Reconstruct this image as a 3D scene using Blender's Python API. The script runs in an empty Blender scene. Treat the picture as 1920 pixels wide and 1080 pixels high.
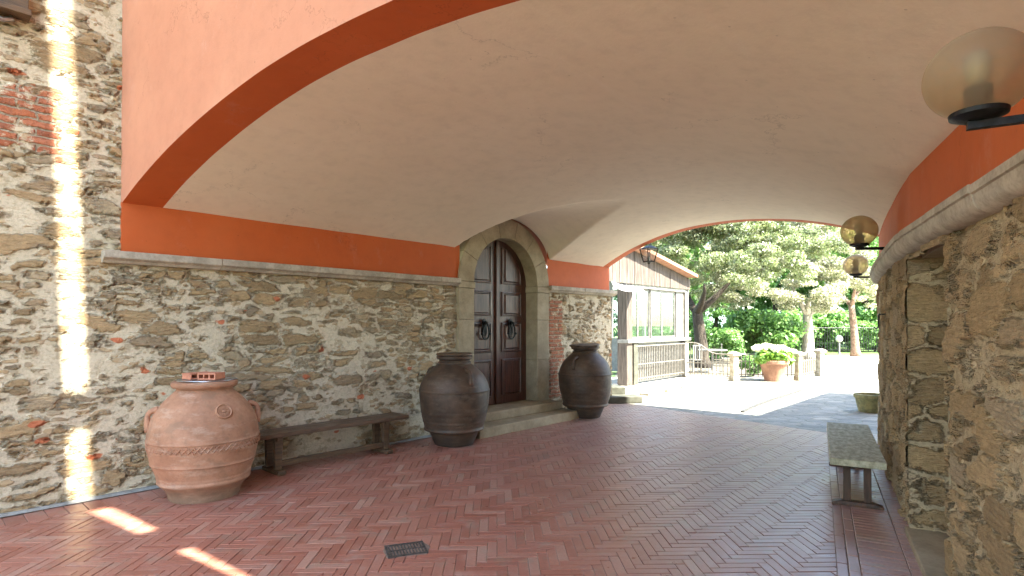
import bpy, bmesh, math, random
from mathutils import Vector, Matrix, noise
random.seed(7)
R = math.radians
scene = bpy.context.scene
col = scene.collection

# ------------------------------------------------------------------ camera
F = 1060.0; EYE = 1.55; HZ = 608.0
PITCH = 0.6
cd = bpy.data.cameras.new('camera'); cam = bpy.data.objects.new('camera', cd); col.objects.link(cam)
cam.location = (0, 0, EYE); cam.rotation_euler = (R(90 + PITCH), 0, 0)
cd.sensor_width = 36; cd.lens = 36 * F / 1920
cd.shift_y = (HZ - 540 - F * math.tan(R(PITCH))) / 1920
cd.clip_start = 0.05; cd.clip_end = 3000
scene.camera = cam

# ------------------------------------------------------------------ light
SUN_EL = 50.0
sdir = Vector((0.80, -0.595, 0)).normalized() * math.cos(R(SUN_EL)) + Vector((0, 0, math.sin(R(SUN_EL))))
world = bpy.data.worlds.new("World"); scene.world = world; world.use_nodes = True
wn = world.node_tree.nodes; wl = world.node_tree.links
bg = wn['Background']; sky = wn.new('ShaderNodeTexSky'); sky.sky_type = 'NISHITA'; sky.sun_disc = False
sky.sun_elevation = R(SUN_EL); sky.sun_rotation = math.atan2(sdir.x, sdir.y)
wl.new(sky.outputs[0], bg.inputs[0]); bg.inputs[1].default_value = 0.15
ld = bpy.data.lights.new('sun', 'SUN'); ld.energy = 5; ld.angle = R(0.5); ld.color = (1, .97, .91)
sun = bpy.data.objects.new('sun', ld); col.objects.link(sun)
sun.rotation_euler = sdir.to_track_quat('Z', 'Y').to_euler()
scene.view_settings.view_transform = 'Standard'; scene.view_settings.look = 'None'
scene.view_settings.gamma = 1; scene.view_settings.exposure = 3.15
scene.view_settings.use_white_balance = True; scene.view_settings.white_balance_temperature = 6900; scene.view_settings.white_balance_tint = 4
scene.cycles.max_bounces = 10; scene.cycles.diffuse_bounces = 7; scene.cycles.sample_clamp_indirect = 8
scene.cycles.use_denoising = True; scene.cycles.use_adaptive_sampling = True; scene.cycles.adaptive_threshold = .02

# ------------------------------------------------------------------ helpers
def tag(o, label=None, cat=None, group=None, kind=None):
    if label: o['label'] = label
    if cat: o['category'] = cat
    if group: o['group'] = group
    if kind: o['kind'] = kind
    return o
def empty(name, loc=(0, 0, 0), rz=0, label=None, cat=None, group=None):
    o = bpy.data.objects.new(name, None); col.objects.link(o); o.location = loc; o.rotation_euler = (0, 0, rz)
    return tag(o, label, cat, group)
def copy_tree(o, parent=None):
    c = o.copy(); col.objects.link(c); c.parent = parent
    for ch in list(o.children): copy_tree(ch, c)
    return c
def ground(px, py, h=0.0):
    Y = F * (EYE - h) / (py - HZ); return Vector(((px - 960) * Y / F, Y, h))
def atpx(px, py, Y):
    return Vector(((px - 960) * Y / F, Y, EYE + (HZ - py) * Y / F))

class MB:
    def __init__(s): s.v = []; s.f = []; s.m = None
    def add(s, vs, fs, M=None):
        n = len(s.v)
        for p in vs:
            p = Vector(p); p = M @ p if M is not None else p
            s.v.append(p)
        for f in fs: s.f.append([i + n for i in f])
        return s
    def box(s, x0, x1, y0, y1, z0, z1, M=None):
        return s.add([(x0,y0,z0),(x1,y0,z0),(x1,y1,z0),(x0,y1,z0),(x0,y0,z1),(x1,y0,z1),(x1,y1,z1),(x0,y1,z1)],
                     [(0,3,2,1),(4,5,6,7),(0,1,5,4),(1,2,6,5),(2,3,7,6),(3,0,4,7)], M)
    def prism(s, poly, y0, y1, M=None):            # poly in (x,z), extruded along y
        n = len(poly)
        vs = [(x, y0, z) for x, z in poly] + [(x, y1, z) for x, z in poly]
        fs = [list(range(n)), list(range(2*n-1, n-1, -1))] + [(i, i+n, (i+1)%n+n, (i+1)%n) for i in range(n)]
        return s.add(vs, fs, M)
    def prismz(s, poly, z0, z1, M=None):
        n = len(poly)
        vs = [(x, y, z0) for x, y in poly] + [(x, y, z1) for x, y in poly]
        fs = [list(range(n-1, -1, -1)), list(range(n, 2*n))] + [(i, (i+1)%n, (i+1)%n+n, i+n) for i in range(n)]
        return s.add(vs, fs, M)
    def lathe(s, prof, n=48, M=None, a0=0):
        vs = []; fs = []
        for r, z in prof:
            for k in range(n):
                a = 2*math.pi*k/n + a0; vs.append((r*math.cos(a), r*math.sin(a), z))
        for i in range(len(prof)-1):
            for k in range(n):
                k2 = (k+1) % n; fs.append((i*n+k, i*n+k2, (i+1)*n+k2, (i+1)*n+k))
        fs.append(list(range(n-1, -1, -1))); fs.append([(len(prof)-1)*n+k for k in range(n)])
        return s.add(vs, fs, M)
    def tube(s, pts, r, n=8, closed=False, M=None):
        pts = [Vector(p) for p in pts]; m = len(pts); vs = []; fs = []
        rr = r if isinstance(r, (list, tuple)) else [r]*m
        up = None
        for i, p in enumerate(pts):
            if closed: d = pts[(i+1) % m] - pts[i-1]
            else: d = pts[min(i+1, m-1)] - pts[max(i-1, 0)]
            d.normalize()
            if up is None: up = Vector((0,0,1)) if abs(d.z) < .9 else Vector((1,0,0))
            a = d.cross(up)
            if a.length < 1e-4: a = d.orthogonal()
            a.normalize(); b = d.cross(a).normalized(); up = -b if False else up - d*up.dot(d)
            if up.length < 1e-3: up = d.orthogonal()
            up.normalize()
            for k in range(n):
                t = 2*math.pi*k/n; vs.append(p + (a*math.cos(t)+b*math.sin(t))*rr[i])
        for i in range(m if closed else m-1):
            j = (i+1) % m
            for k in range(n):
                k2 = (k+1) % n; fs.append((i*n+k, j*n+k, j*n+k2, i*n+k2))
        if not closed:
            fs.append(list(range(n))); fs.append([(m-1)*n+k for k in range(n-1, -1, -1)])
        return s.add(vs, fs, M)
    def bar(s, a, b, w, h=None, M=None):
        a = Vector(a); b = Vector(b); h = h or w; d = b-a; L = d.length
        Mx = Matrix.Translation(a) @ d.to_track_quat('X', 'Z').to_matrix().to_4x4()
        if M is not None: Mx = M @ Mx
        return s.box(0, L, -w/2, w/2, -h/2, h/2, Mx)
    def build(s, name, mat, parent=None, smooth=False, bevel=0, auto=None, seg=2):
        me = bpy.data.meshes.new(name); me.from_pydata([tuple(v) for v in s.v], [], s.f); me.update()
        bm = bmesh.new(); bm.from_mesh(me)
        bmesh.ops.recalc_face_normals(bm, faces=bm.faces)
        bm.to_mesh(me); bm.free()
        o = bpy.data.objects.new(name, me); col.objects.link(o)
        if mat: me.materials.append(mat)
        if parent: o.parent = parent
        if smooth:
            for p in me.polygons: p.use_smooth = True
            if auto:
                me.set_sharp_from_angle(angle=R(auto))
        if bevel:
            m = o.modifiers.new('bevel', 'BEVEL'); m.width = bevel; m.segments = seg; m.limit_method = 'ANGLE'; m.angle_limit = R(40)
            m.harden_normals = False
        return o
def rotz(a, loc=(0,0,0)): return Matrix.Translation(loc) @ Matrix.Rotation(a, 4, 'Z')

# ------------------------------------------------------------------ materials
class NT:
    def __init__(s, name):
        s.mat = bpy.data.materials.new(name); s.mat.use_nodes = True
        s.t = s.mat.node_tree; s.n = s.t.nodes; s.l = s.t.links; s.b = s.n['Principled BSDF']
        s.out = s.n['Material Output']; s.co = s.n.new('ShaderNodeTexCoord').outputs['Object']
    def link(s, a, b):
        if isinstance(a, (int, float)): b.default_value = a
        elif isinstance(a, (tuple, list)): b.default_value = tuple(a) if len(a) == len(b.default_value) else tuple(a)+(1,)
        else: s.l.new(a, b)
    def math(s, op, a, b=0, c=0, clamp=False):
        n = s.n.new('ShaderNodeMath'); n.operation = op; n.use_clamp = clamp
        s.link(a, n.inputs[0]); s.link(b, n.inputs[1]); s.link(c, n.inputs[2]); return n.outputs[0]
    def vmath(s, op, a, b):
        n = s.n.new('ShaderNodeVectorMath'); n.operation = op; s.link(a, n.inputs[0]); s.link(b, n.inputs[1]); return n.outputs[0]
    def map(s, co, sc=(1,1,1), loc=(0,0,0), rot=(0,0,0)):
        n = s.n.new('ShaderNodeMapping'); s.link(co, n.inputs[0]); n.inputs['Scale'].default_value = sc
        n.inputs['Location'].default_value = loc; n.inputs['Rotation'].default_value = rot; return n.outputs[0]
    def noise(s, co, scale, detail=4, rough=.55, col=False, dist=0):
        n = s.n.new('ShaderNodeTexNoise'); s.link(co, n.inputs['Vector']); n.inputs['Scale'].default_value = scale
        n.inputs['Detail'].default_value = detail; n.inputs['Roughness'].default_value = rough; n.inputs['Distortion'].default_value = dist
        return n.outputs['Color' if col else 'Fac']
    def vor(s, co, scale, feature='F1', out='Distance', rnd=1, mink=0):
        n = s.n.new('ShaderNodeTexVoronoi'); n.feature = feature
        if mink: n.distance = 'MINKOWSKI'; n.inputs['Exponent'].default_value = mink
        s.link(co, n.inputs['Vector']); n.inputs['Scale'].default_value = scale
        n.inputs['Randomness'].default_value = rnd; return n.outputs[out]
    def ramp(s, fac, stops, interp='LINEAR'):
        n = s.n.new('ShaderNodeValToRGB'); s.link(fac, n.inputs[0]); e = n.color_ramp.elements; n.color_ramp.interpolation = interp
        while len(e) < len(stops): e.new(.5)
        for i, (p, c) in enumerate(stops):
            e[i].position = p; e[i].color = (c, c, c, 1) if isinstance(c, (int, float)) else tuple(c)+(1,)
        return n.outputs[0]
    def mix(s, fac, a, b, mode='MIX'):
        n = s.n.new('ShaderNodeMix'); n.data_type = 'RGBA'; n.blend_type = mode
        s.link(fac, n.inputs[0]); s.link(a, n.inputs[6]); s.link(b, n.inputs[7]); return n.outputs[2]
    def sstep(s, x, a, b):
        n = s.n.new('ShaderNodeMapRange'); n.interpolation_type = 'SMOOTHSTEP'
        s.link(x, n.inputs[0]); s.link(a, n.inputs[1]); s.link(b, n.inputs[2]); return n.outputs[0]
    def sep(s, v):
        n = s.n.new('ShaderNodeSeparateXYZ'); s.link(v, n.inputs[0]); return n.outputs
    def comb(s, x, y, z):
        n = s.n.new('ShaderNodeCombineXYZ'); s.link(x, n.inputs[0]); s.link(y, n.inputs[1]); s.link(z, n.inputs[2]); return n.outputs[0]
    def island(s):
        return s.n.new('ShaderNodeNewGeometry').outputs['Random Per Island']
    def bump(s, h, strength=.5, dist=.02):
        n = s.n.new('ShaderNodeBump'); s.link(h, n.inputs['Height']); n.inputs['Strength'].default_value = strength
        n.inputs['Distance'].default_value = dist; s.l.new(n.outputs[0], s.b.inputs['Normal'])
    def disp(s, h, scale, mid=.5):
        n = s.n.new('ShaderNodeDisplacement'); s.link(h, n.inputs['Height']); n.inputs['Scale'].default_value = scale
        n.inputs['Midlevel'].default_value = mid; s.l.new(n.outputs[0], s.out.inputs['Displacement']); s.mat.displacement_method = 'BOTH'
    def set(s, color=None, rough=None, metal=None, spec=None):
        if color is not None: s.link(color, s.b.inputs['Base Color'])
        if rough is not None: s.link(rough, s.b.inputs['Roughness'])
        if metal is not None: s.b.inputs['Metallic'].default_value = metal
        if spec is not None: s.b.inputs['Specular IOR Level'].default_value = spec
        return s.mat

def rubble(name, sx, sz, stones, mortar, cover=0.0, relief=.03, bricks=(), strong=1.0, tint=None, frag=True, small=1.0, gr=.75, crv=.75):
    m = NT(name)
    w = m.noise(m.co, 1.7, 3, .6, True); w = m.vmath('SUBTRACT', w, (.5, .5, .5))
    w2 = m.noise(m.co, 9, 3, .6, True); w2 = m.vmath('SUBTRACT', w2, (.5, .5, .5))
    n = m.n.new('ShaderNodeVectorMath'); n.operation = 'MULTIPLY'; m.link(w, n.inputs[0]); n.inputs[1].default_value = (.35, .35, .14); w = n.outputs[0]
    n = m.n.new('ShaderNodeVectorMath'); n.operation = 'MULTIPLY'; m.link(w2, n.inputs[0]); n.inputs[1].default_value = (.09, .09, .045); w2 = n.outputs[0]
    co = m.vmath('ADD', m.vmath('ADD', m.co, w), w2)
    A = m.map(co, (sx, sx, sz)); B = m.map(co, (sx*1.9, sx*1.9, sz*1.75), (3.3, 1.7, 4.1))
    K = 5
    def edge(c): return m.math('MULTIPLY', m.math('SUBTRACT', m.vor(c, 1, 'F2', mink=K, rnd=.9), m.vor(c, 1, 'F1', mink=K, rnd=.9)), .55)
    eA = edge(A); eB = edge(B)
    cA = m.sep(m.vor(A, 1, 'F1', 'Color', mink=K, rnd=.9)); cB = m.sep(m.vor(B, 1, 'F1', 'Color', mink=K, rnd=.9))
    sel = m.math('MULTIPLY', m.sstep(m.noise(m.co, 1.1, 2), .47, .53), small)
    # stones smaller where sel = 1
    def pick(a, b):
        return m.math('ADD', m.math('MULTIPLY', a, m.math('SUBTRACT', 1, sel)), m.math('MULTIPLY', b, sel))
    e = pick(eA, m.math('MULTIPLY', eB, .8)); c1 = pick(cA[0], cB[0]); c2 = pick(cA[1], cB[1]); c3 = pick(cA[2], cB[2])
    fine = m.noise(m.co, 34, 5, .72)
    grain = m.noise(m.map(m.co, (5, 5, 26)), 2.2, 5, .7, dist=.6)
    big = m.noise(m.co, .8, 3, .6)
    th = m.math('ADD', .05 + cover, m.math('MULTIPLY', m.math('SUBTRACT', big, .5), .30))
    th = m.math('ADD', th, m.math('MULTIPLY', m.math('SUBTRACT', c3, .5), .16))
    ee = m.math('ADD', e, m.math('ADD', m.math('MULTIPLY', m.math('SUBTRACT', fine, .5), .24), m.math('MULTIPLY', m.math('SUBTRACT', grain, .5), .26)))
    st = m.sstep(m.math('SUBTRACT', ee, th), -.012, .05)
    col_ = m.ramp(c1, stones, 'LINEAR')
    col_ = m.mix(gr, col_, m.ramp(grain, [(.25, .35), (.5, .9), (.75, 1.25)]), 'MULTIPLY')
    col_ = m.mix(.6, col_, m.ramp(fine, [(.3, .5), (.5, .95), (.7, 1.2)]), 'MULTIPLY')
    mc = m.mix(m.noise(m.co, 3.1, 4, .6), mortar[0], mortar[1])
    mc = m.mix(.55, mc, m.ramp(m.noise(m.co, 40, 5, .7), [(.3, .5), (.5, 1.0), (.75, 1.2)]), 'MULTIPLY')
    mc = m.mix(m.sstep(m.noise(m.co, 6.5, 4, .7), .54, .66), mc, mortar[2])
    # small chips and pebbles set in the mortar
    C = m.map(co, (sx*4.2, sx*4.2, sz*2.6), (1.3, 7.7, 2.1)); ch = m.sep(m.vor(C, 1, 'F1', 'Color'))
    chm = m.math('MULTIPLY', m.sstep(m.math('MULTIPLY', m.vor(C, 1, 'F1'), -1), -.46, -.36), m.sstep(ch[1], .52, .56))
    chm = m.math('MULTIPLY', chm, m.sstep(m.noise(m.co, 2.3, 3), .42, .5))
    mc = m.mix(m.math('MULTIPLY', chm, .8), mc, m.mix(.6, m.ramp(ch[0], stones), m.ramp(fine, [(.3, .55), (.6, 1.1)]), 'MULTIPLY'))
    color = m.mix(st, mc, col_)
    if frag:   # stray fragments of red brick in the joints
        f = m.vor(m.map(co, (5.5, 5.5, 11), (9, 3, 5)), 1, 'F1', 'Color'); fs = m.sep(f)
        fd = m.vor(m.map(co, (5.5, 5.5, 11), (9, 3, 5)), 1, 'F1', 'Distance')
        fm = m.math('MULTIPLY', m.sstep(fs[0], .955, .96), m.sstep(m.math('MULTIPLY', fd, -1), -.36, -.28))
        color = m.mix(fm, color, m.mix(fine, (.42, .10, .04), (.55, .22, .12)))
    crack = m.sstep(m.math('ABSOLUTE', m.math('SUBTRACT', grain, .5)), 0, .035)
    h = m.math('MULTIPLY', st, m.math('ADD', .45, m.math('MULTIPLY', c2, .45)))
    h = m.math('ADD', h, m.math('MULTIPLY', m.math('SUBTRACT', fine, .5), .42))
    h = m.math('ADD', h, m.math('MULTIPLY', m.math('MULTIPLY', m.math('SUBTRACT', grain, .5), .8), m.math('ADD', .35, m.math('MULTIPLY', st, .65))))
    h = m.math('ADD', h, m.math('MULTIPLY', big, .5)); h = m.math('ADD', h, m.math('MULTIPLY', m.math('MULTIPLY', chm, m.math('SUBTRACT', 1, st)), .35))
    gap = m.math('MULTIPLY', m.sstep(m.math('ABSOLUTE', m.math('SUBTRACT', m.math('SUBTRACT', ee, th), .0)), .0, .03), 1)
    gm = m.math('MULTIPLY', m.math('SUBTRACT', 1, gap), m.sstep(m.noise(m.co, 4.3, 3), .44, .56))
    color = m.mix(m.math('MULTIPLY', gm, crv), color, (.06, .045, .028)); h = m.math('SUBTRACT', h, m.math('MULTIPLY', gm, .5))  # crevices darkened in colour to stand in for occlusion between stones
    for (x0, x1, z0, z1, amt) in bricks:
        X, Yc, Z = m.sep(m.vmath('ADD', m.co, w2))
        nx = m.math('MULTIPLY', m.math('SUBTRACT', m.noise(m.co, 3.5, 4, .6), .5), .5)
        dx = m.math('SUBTRACT', m.math('ABSOLUTE', m.math('SUBTRACT', X, (x0+x1)/2)), (x1-x0)/2)
        dz = m.math('SUBTRACT', m.math('ABSOLUTE', m.math('SUBTRACT', Z, (z0+z1)/2)), (z1-z0)/2)
        d = m.math('ADD', m.math('MAXIMUM', dx, dz), nx)
        msk = m.math('MULTIPLY', m.sstep(m.math('MULTIPLY', d, -1), -.01, .02), amt)
        bt = m.n.new('ShaderNodeTexBrick'); m.link(m.comb(X, Z, 0), bt.inputs['Vector']); bt.inputs['Scale'].default_value = 1
        bt.inputs['Brick Width'].default_value = .24; bt.inputs['Row Height'].default_value = .068; bt.inputs['Mortar Size'].default_value = .011
        bt.inputs['Mortar Smooth'].default_value = .5
        bt.inputs['Color1'].default_value = (.42, .13, .065, 1); bt.inputs['Color2'].default_value = (.30, .085, .045, 1); bt.inputs['Mortar'].default_value = (.33, .27, .2, 1)
        bc = m.mix(.6, bt.outputs['Color'], m.ramp(fine, [(.3, .45), (.5, .95), (.7, 1.25)]), 'MULTIPLY')
        bc = m.mix(m.sstep(m.noise(m.co, 5, 5, .7), .52, .62), bc, mc)
        color = m.mix(msk, color, bc)
        bh = m.math('ADD', m.math('MULTIPLY', bt.outputs['Fac'], -.5), m.math('MULTIPLY', fine, .5))
        h = m.math('ADD', m.math('MULTIPLY', h, m.math('SUBTRACT', 1, msk)), m.math('MULTIPLY', m.math('ADD', bh, .7), msk))
    if tint: color = m.mix(1, color, tint, 'MULTIPLY')
    m.disp(h, relief*strong, .5)
    return m.set(color, .92, spec=.2)

def plaster(name, c, c2, bumps=.25, rough=.75, streak=0):
    m = NT(name)
    n1 = m.noise(m.co, .7, 4, .6); n2 = m.noise(m.co, 7, 5, .65); n3 = m.noise(m.co, 60, 4, .7)
    color = m.mix(m.sstep(n1, .35, .7), c, c2)
    color = m.mix(.27, color, m.ramp(n2, [(.3, .74), (.5, 1.0), (.7, 1.12)]), 'MULTIPLY')
    wear = m.sstep(m.noise(m.map(m.co, (1, 1, .6)), 2.4, 7, .75), .56, .72)
    color = m.mix(m.math('MULTIPLY', wear, .28), color, tuple(min(.85, x*.8+.16) for x in c))
    ck = m.math('MULTIPLY', m.sstep(m.math('MULTIPLY', m.vor(m.vmath('ADD', m.co, m.vmath('MULTIPLY', m.noise(m.co, 2, 5, .7, True), (.8, .8, .8))), .8, 'DISTANCE_TO_EDGE'), -1), -.006, -.001), m.sstep(m.noise(m.co, .9, 2), .52, .6))
    color = m.mix(m.math('MULTIPLY', ck, .4), color, tuple(x*.45 for x in c))
    if streak:
        a = m.noise(m.map(m.co, (.5, 4.5, 3)), 1.6, 6, .7, dist=1.2)
        color = m.mix(m.math('MULTIPLY', m.sstep(a, .52, .68), streak), color, (.84, .78, .70))
    spots = m.sstep(m.vor(m.co, 7, 'F1'), .035, .06)
    color = m.mix(m.math('MULTIPLY', m.math('SUBTRACT', 1, spots), .35), color, tuple(x*.35 for x in c))
    h = m.math('ADD', m.math('MULTIPLY', n2, .7), m.math('MULTIPLY', n3, .25))
    m.bump(h, bumps, .012)
    return m.set(color, rough, spec=.3)

def generic(name, c, c2=None, scale=6, rough=.7, metal=0, bumps=.2, stretch=(1,1,1), dist=.005, spec=.5, fine=40):
    m = NT(name); c2 = c2 or tuple(x*.6 for x in c)
    co = m.map(m.co, stretch)
    a = m.noise(co, scale, 6, .65); b = m.noise(co, fine, 4, .7)
    color = m.mix(m.sstep(a, .35, .66), c2, c)
    color = m.mix(.4, color, m.ramp(b, [(.3, .6), (.5, 1.0), (.7, 1.15)]), 'MULTIPLY')
    m.bump(m.math('ADD', a, m.math('MULTIPLY', b, .5)), bumps, dist)
    return m.set(color, m.ramp(a, [(.3, min(1, rough+.12)), (.7, max(.05, rough-.1))]), metal, spec)

M = {}
M['rubble_left'] = rubble('rubble_masonry', 2.4, 7.4,
    [(0, (.27, .19, .11)), (.3, (.43, .30, .165)), (.55, (.44, .30, .165)), (.75, (.31, .235, .155)), (1, (.46, .35, .22))],
    [(.62, .53, .40), (.51, .43, .305), (.40, .33, .225)], cover=.045, relief=.034,
    gr=.6, crv=.38,
    bricks=[(-2.2, -.46, 2.98, 3.5, .9), (6.2, 6.62, .25, 1.95, .85)])
M['rubble_right'] = rubble('golden_rubble_masonry', 2.5, 5.0,
    [(0, (.33, .225, .12)), (.3, (.44, .30, .155)), (.6, (.52, .36, .19)), (.8, (.40, .29, .175)), (1, (.54, .42, .265))],
    [(.50, .39, .245), (.45, .34, .205), (.38, .28, .165)], cover=.0, relief=.045, frag=False, small=0.0, gr=.5, crv=.5)
M['cream'] = plaster('cream_limewash', (.76, .66, .54), (.79, .695, .575), .4, .8, streak=.14)
M['orange'] = plaster('burnt_orange_limewash', (.45, .088, .02), (.50, .11, .03), .35, .7)
M['peach'] = plaster('peach_limewash', (.47, .195, .12), (.53, .235, .145), .3, .75)
M['sandstone'] = generic('pietra_serena', (.36, .29, .19), (.26, .205, .13), 4, .8, bumps=.35)
M['cornice'] = generic('cornice_stone', (.44, .37, .29), (.29, .245, .19), 5, .82, bumps=.4)
M['greystone'] = generic('grey_stone', (.07, .068, .05), (.04, .04, .028), 6, .85, bumps=.4)  # kept dark to stand in for shade on the outside steps
M['terracotta'] = generic('terracotta', (.42, .225, .14), (.235, .115, .072), 2.6, .68, bumps=.35, fine=22)
def oldclay(name, c, c2, pale, grime, rough, pa):
    m = NT(name); X, Y_, Z = m.sep(m.co)
    a = m.noise(m.co, 2.6, 6, .65); b = m.noise(m.co, 24, 5, .7); d = m.noise(m.map(m.co, (1, 1, 3.5)), 3.3, 6, .7)
    col_ = m.mix(m.sstep(a, .35, .65), c2, c)
    col_ = m.mix(m.math('MULTIPLY', m.sstep(d, .5, .66), pa), col_, pale)
    g_ = m.math('ADD', m.sstep(m.math('MULTIPLY', m.math('ADD', Z, m.math('MULTIPLY', d, .35)), -1), -.34, -.16), m.math('MULTIPLY', m.sstep(m.noise(m.co, 5, 5, .7), .58, .66), .5), clamp=True) if False else m.sstep(m.math('MULTIPLY', m.math('ADD', Z, m.math('MULTIPLY', d, .35)), -1), -.38, -.18)
    col_ = m.mix(m.math('MULTIPLY', g_, .75), col_, grime)
    col_ = m.mix(m.math('MULTIPLY', m.sstep(m.noise(m.co, 6, 5, .7), .56, .64), .4), col_, grime)
    col_ = m.mix(.5, col_, m.ramp(b, [(.3, .62), (.5, 1), (.7, 1.15)]), 'MULTIPLY')
    m.bump(m.math('ADD', a, m.math('MULTIPLY', b, .5)), .5, .006)
    return m.set(col_, rough, spec=.35)
M['oldterra'] = oldclay('aged_terracotta', (.42, .215, .13), (.30, .145, .085), (.50, .35, .26), (.17, .11, .07), .72, .45)
M['olddark'] = oldclay('aged_dark_clay', (.10, .058, .036), (.05, .03, .02), (.15, .115, .08), (.035, .025, .018), .55, .4)
M['darkclay'] = generic('dark_oiled_clay', (.10, .062, .038), (.045, .028, .018), 4, .52, bumps=.4, fine=25)
M['bricklet'] = generic('hollow_brick_clay', (.56, .22, .13), (.44, .17, .10), 9, .85)
M['wood'] = generic('walnut_door_wood', (.105, .038, .024), (.045, .017, .012), 3, .38, bumps=.25, stretch=(12, 12, 1.2))
M['benchwood'] = generic('weathered_bench_wood', (.13, .072, .035), (.055, .033, .02), 3, .55, bumps=.4, stretch=(1.5, 14, 14))
M['benchtop'] = generic('dark_bench_top', (.135, .082, .05), (.075, .045, .03), 3, .42, bumps=.3, stretch=(1.5, 14, 14))
M['mossytop'] = generic('lichened_bench_top', (.47, .43, .30), (.26, .245, .16), 7, .75, bumps=.4, stretch=(1.5, 3, 3))
M['legwood'] = generic('dark_leg_wood', (.09, .043, .022), (.045, .024, .014), 3, .6, bumps=.3, stretch=(8, 8, 1.5))
M['iron'] = generic('black_iron', (.022, .022, .024), (.012, .012, .012), 20, .5, .6, bumps=.3)
M['greyiron'] = generic('pale_painted_iron', (.22, .20, .17), (.13, .115, .10), 12, .5, .2, bumps=.2)
M['steel'] = generic('galvanised_sheet', (.5, .52, .55), (.4, .42, .45), 10, .3, .9, bumps=.1)
M['drain'] = generic('cast_iron_grate', (.13, .125, .12), (.07, .065, .06), 20, .55, .6, bumps=.3)
M['white'] = generic('white_paint', (.22, .21, .195), (.14, .135, .12), 4, .5, bumps=.1)
M['greywood'] = generic('silvered_boards', (.11, .085, .068), (.04, .03, .025), 2.5, .8, bumps=.4, stretch=(10, 10, .8))
M['oldstone'] = generic('old_post_stone', (.50, .44, .34), (.24, .20, .14), 5, .9, bumps=.5)
M['tubstone'] = generic('mossy_tub_stone', (.28, .24, .10), (.13, .12, .055), 9, .9, bumps=.6)
M['bark'] = generic('tree_bark', (.06, .045, .032), (.028, .02, .014), 5, .9, bumps=.9, stretch=(5, 5, 1), dist=.03)
M['palebark'] = generic('pale_tree_bark', (.50, .47, .41), (.30, .28, .23), 5, .9, bumps=.8, stretch=(4, 4, 1), dist=.03)
M['ivybark'] = generic('rough_reddish_bark', (.30, .20, .15), (.14, .09, .06), 9, .9, bumps=.9, dist=.04)
M['soil'] = generic('potting_soil', (.05, .035, .022), None, 20, .95)
M['tile'] = generic('roof_tile', (.42, .21, .13), (.28, .14, .09), 5, .85, bumps=.4)
M['greypanel'] = generic('grey_lower_panel', (.075, .08, .085), (.045, .05, .052), 2.5, .3)
M['canvas'] = generic('white_canvas', (.72, .74, .78), (.60, .63, .68), 3, .7)
M['grass'] = generic('short_grass', (.10, .16, .035), (.05, .09, .02), 8, .9, bumps=.8, dist=.03)
M['earth'] = generic('dry_garden_earth', (.15, .125, .095), (.08, .068, .05), 3, .95, bumps=.6, fine=50)
M['corestone'] = generic('golden_core_stone', (.36, .26, .145), (.25, .175, .095), 6, .92, bumps=.5)
M['render'] = generic('house_render', (.52, .40, .28), (.44, .33, .23), 2, .9)
M['cement'] = generic('cement_fillet', (.30, .29, .265), (.20, .19, .17), 9, .85, bumps=.4)

def leafmat(name, a, b, c, rough=.42, trans=.25):
    m = NT(name); r = m.island(); n = m.noise(m.co, 1.3, 3)
    v = m.math('ADD', m.math('MULTIPLY', r, .65), m.math('MULTIPLY', n, .35))
    color = m.ramp(v, [(.1, a), (.5, b), (.9, c)])
    m.set(color, rough, spec=.5)
    tr = m.n.new('ShaderNodeBsdfTranslucent'); m.link(m.mix(1, color, (1.2, 1.35, .8), 'MULTIPLY'), tr.inputs[0])
    mx = m.n.new('ShaderNodeMixShader'); mx.inputs[0].default_value = trans
    m.l.new(m.b.outputs[0], mx.inputs[1]); m.l.new(tr.outputs[0], mx.inputs[2]); m.l.new(mx.outputs[0], m.out.inputs[0])
    return m.mat
M['leaf_oak'] = leafmat('holm_oak_leaf', (.09, .125, .055), (.22, .25, .15), (.42, .42, .33), .4, .45)
M['leaf_pale'] = leafmat('pale_blossom_leaf', (.14, .165, .09), (.36, .35, .28), (.60, .55, .48), .45, .35)
M['leaf_green'] = leafmat('bright_green_leaf', (.08, .16, .055), (.15, .27, .09), (.24, .38, .14), .5, .45)
M['leaf_dark'] = leafmat('wood_leaf', (.08, .17, .09), (.13, .25, .13), (.19, .32, .18), .6, .4)
M['leaf_hyd'] = leafmat('hydrangea_leaf', (.08, .18, .02), (.15, .28, .04), (.22, .36, .06), .5)
M['petal'] = leafmat('hydrangea_petal', (.62, .66, .48), (.75, .76, .64), (.8, .8, .74), .6)

def glassmat(name, color, rough, alpha_mix):
    m = NT(name)
    tr = m.n.new('ShaderNodeBsdfTransparent'); tr.inputs[0].default_value = color+(1,)
    gl = m.n.new('ShaderNodeBsdfGlossy'); gl.inputs['Roughness'].default_value = rough; gl.inputs[0].default_value = (.9, .92, .95, 1)
    mx = m.n.new('ShaderNodeMixShader'); lw = m.n.new('ShaderNodeLayerWeight'); lw.inputs[0].default_value = .5
    f = m.math('ADD', m.math('MULTIPLY', m.math('POWER', lw.outputs['Facing'], 4), .7), alpha_mix+.03)
    m.l.new(f, mx.inputs[0]); m.l.new(tr.outputs[0], mx.inputs[1]); m.l.new(gl.outputs[0], mx.inputs[2]); m.l.new(mx.outputs[0], m.out.inputs[0])
    return m.mat
M['pane'] = glassmat('window_glass', (.8, .86, .88), .01, .07)
M['lantern_glass'] = glassmat('lantern_glass', (.86, .86, .84), .15, .12)
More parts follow.
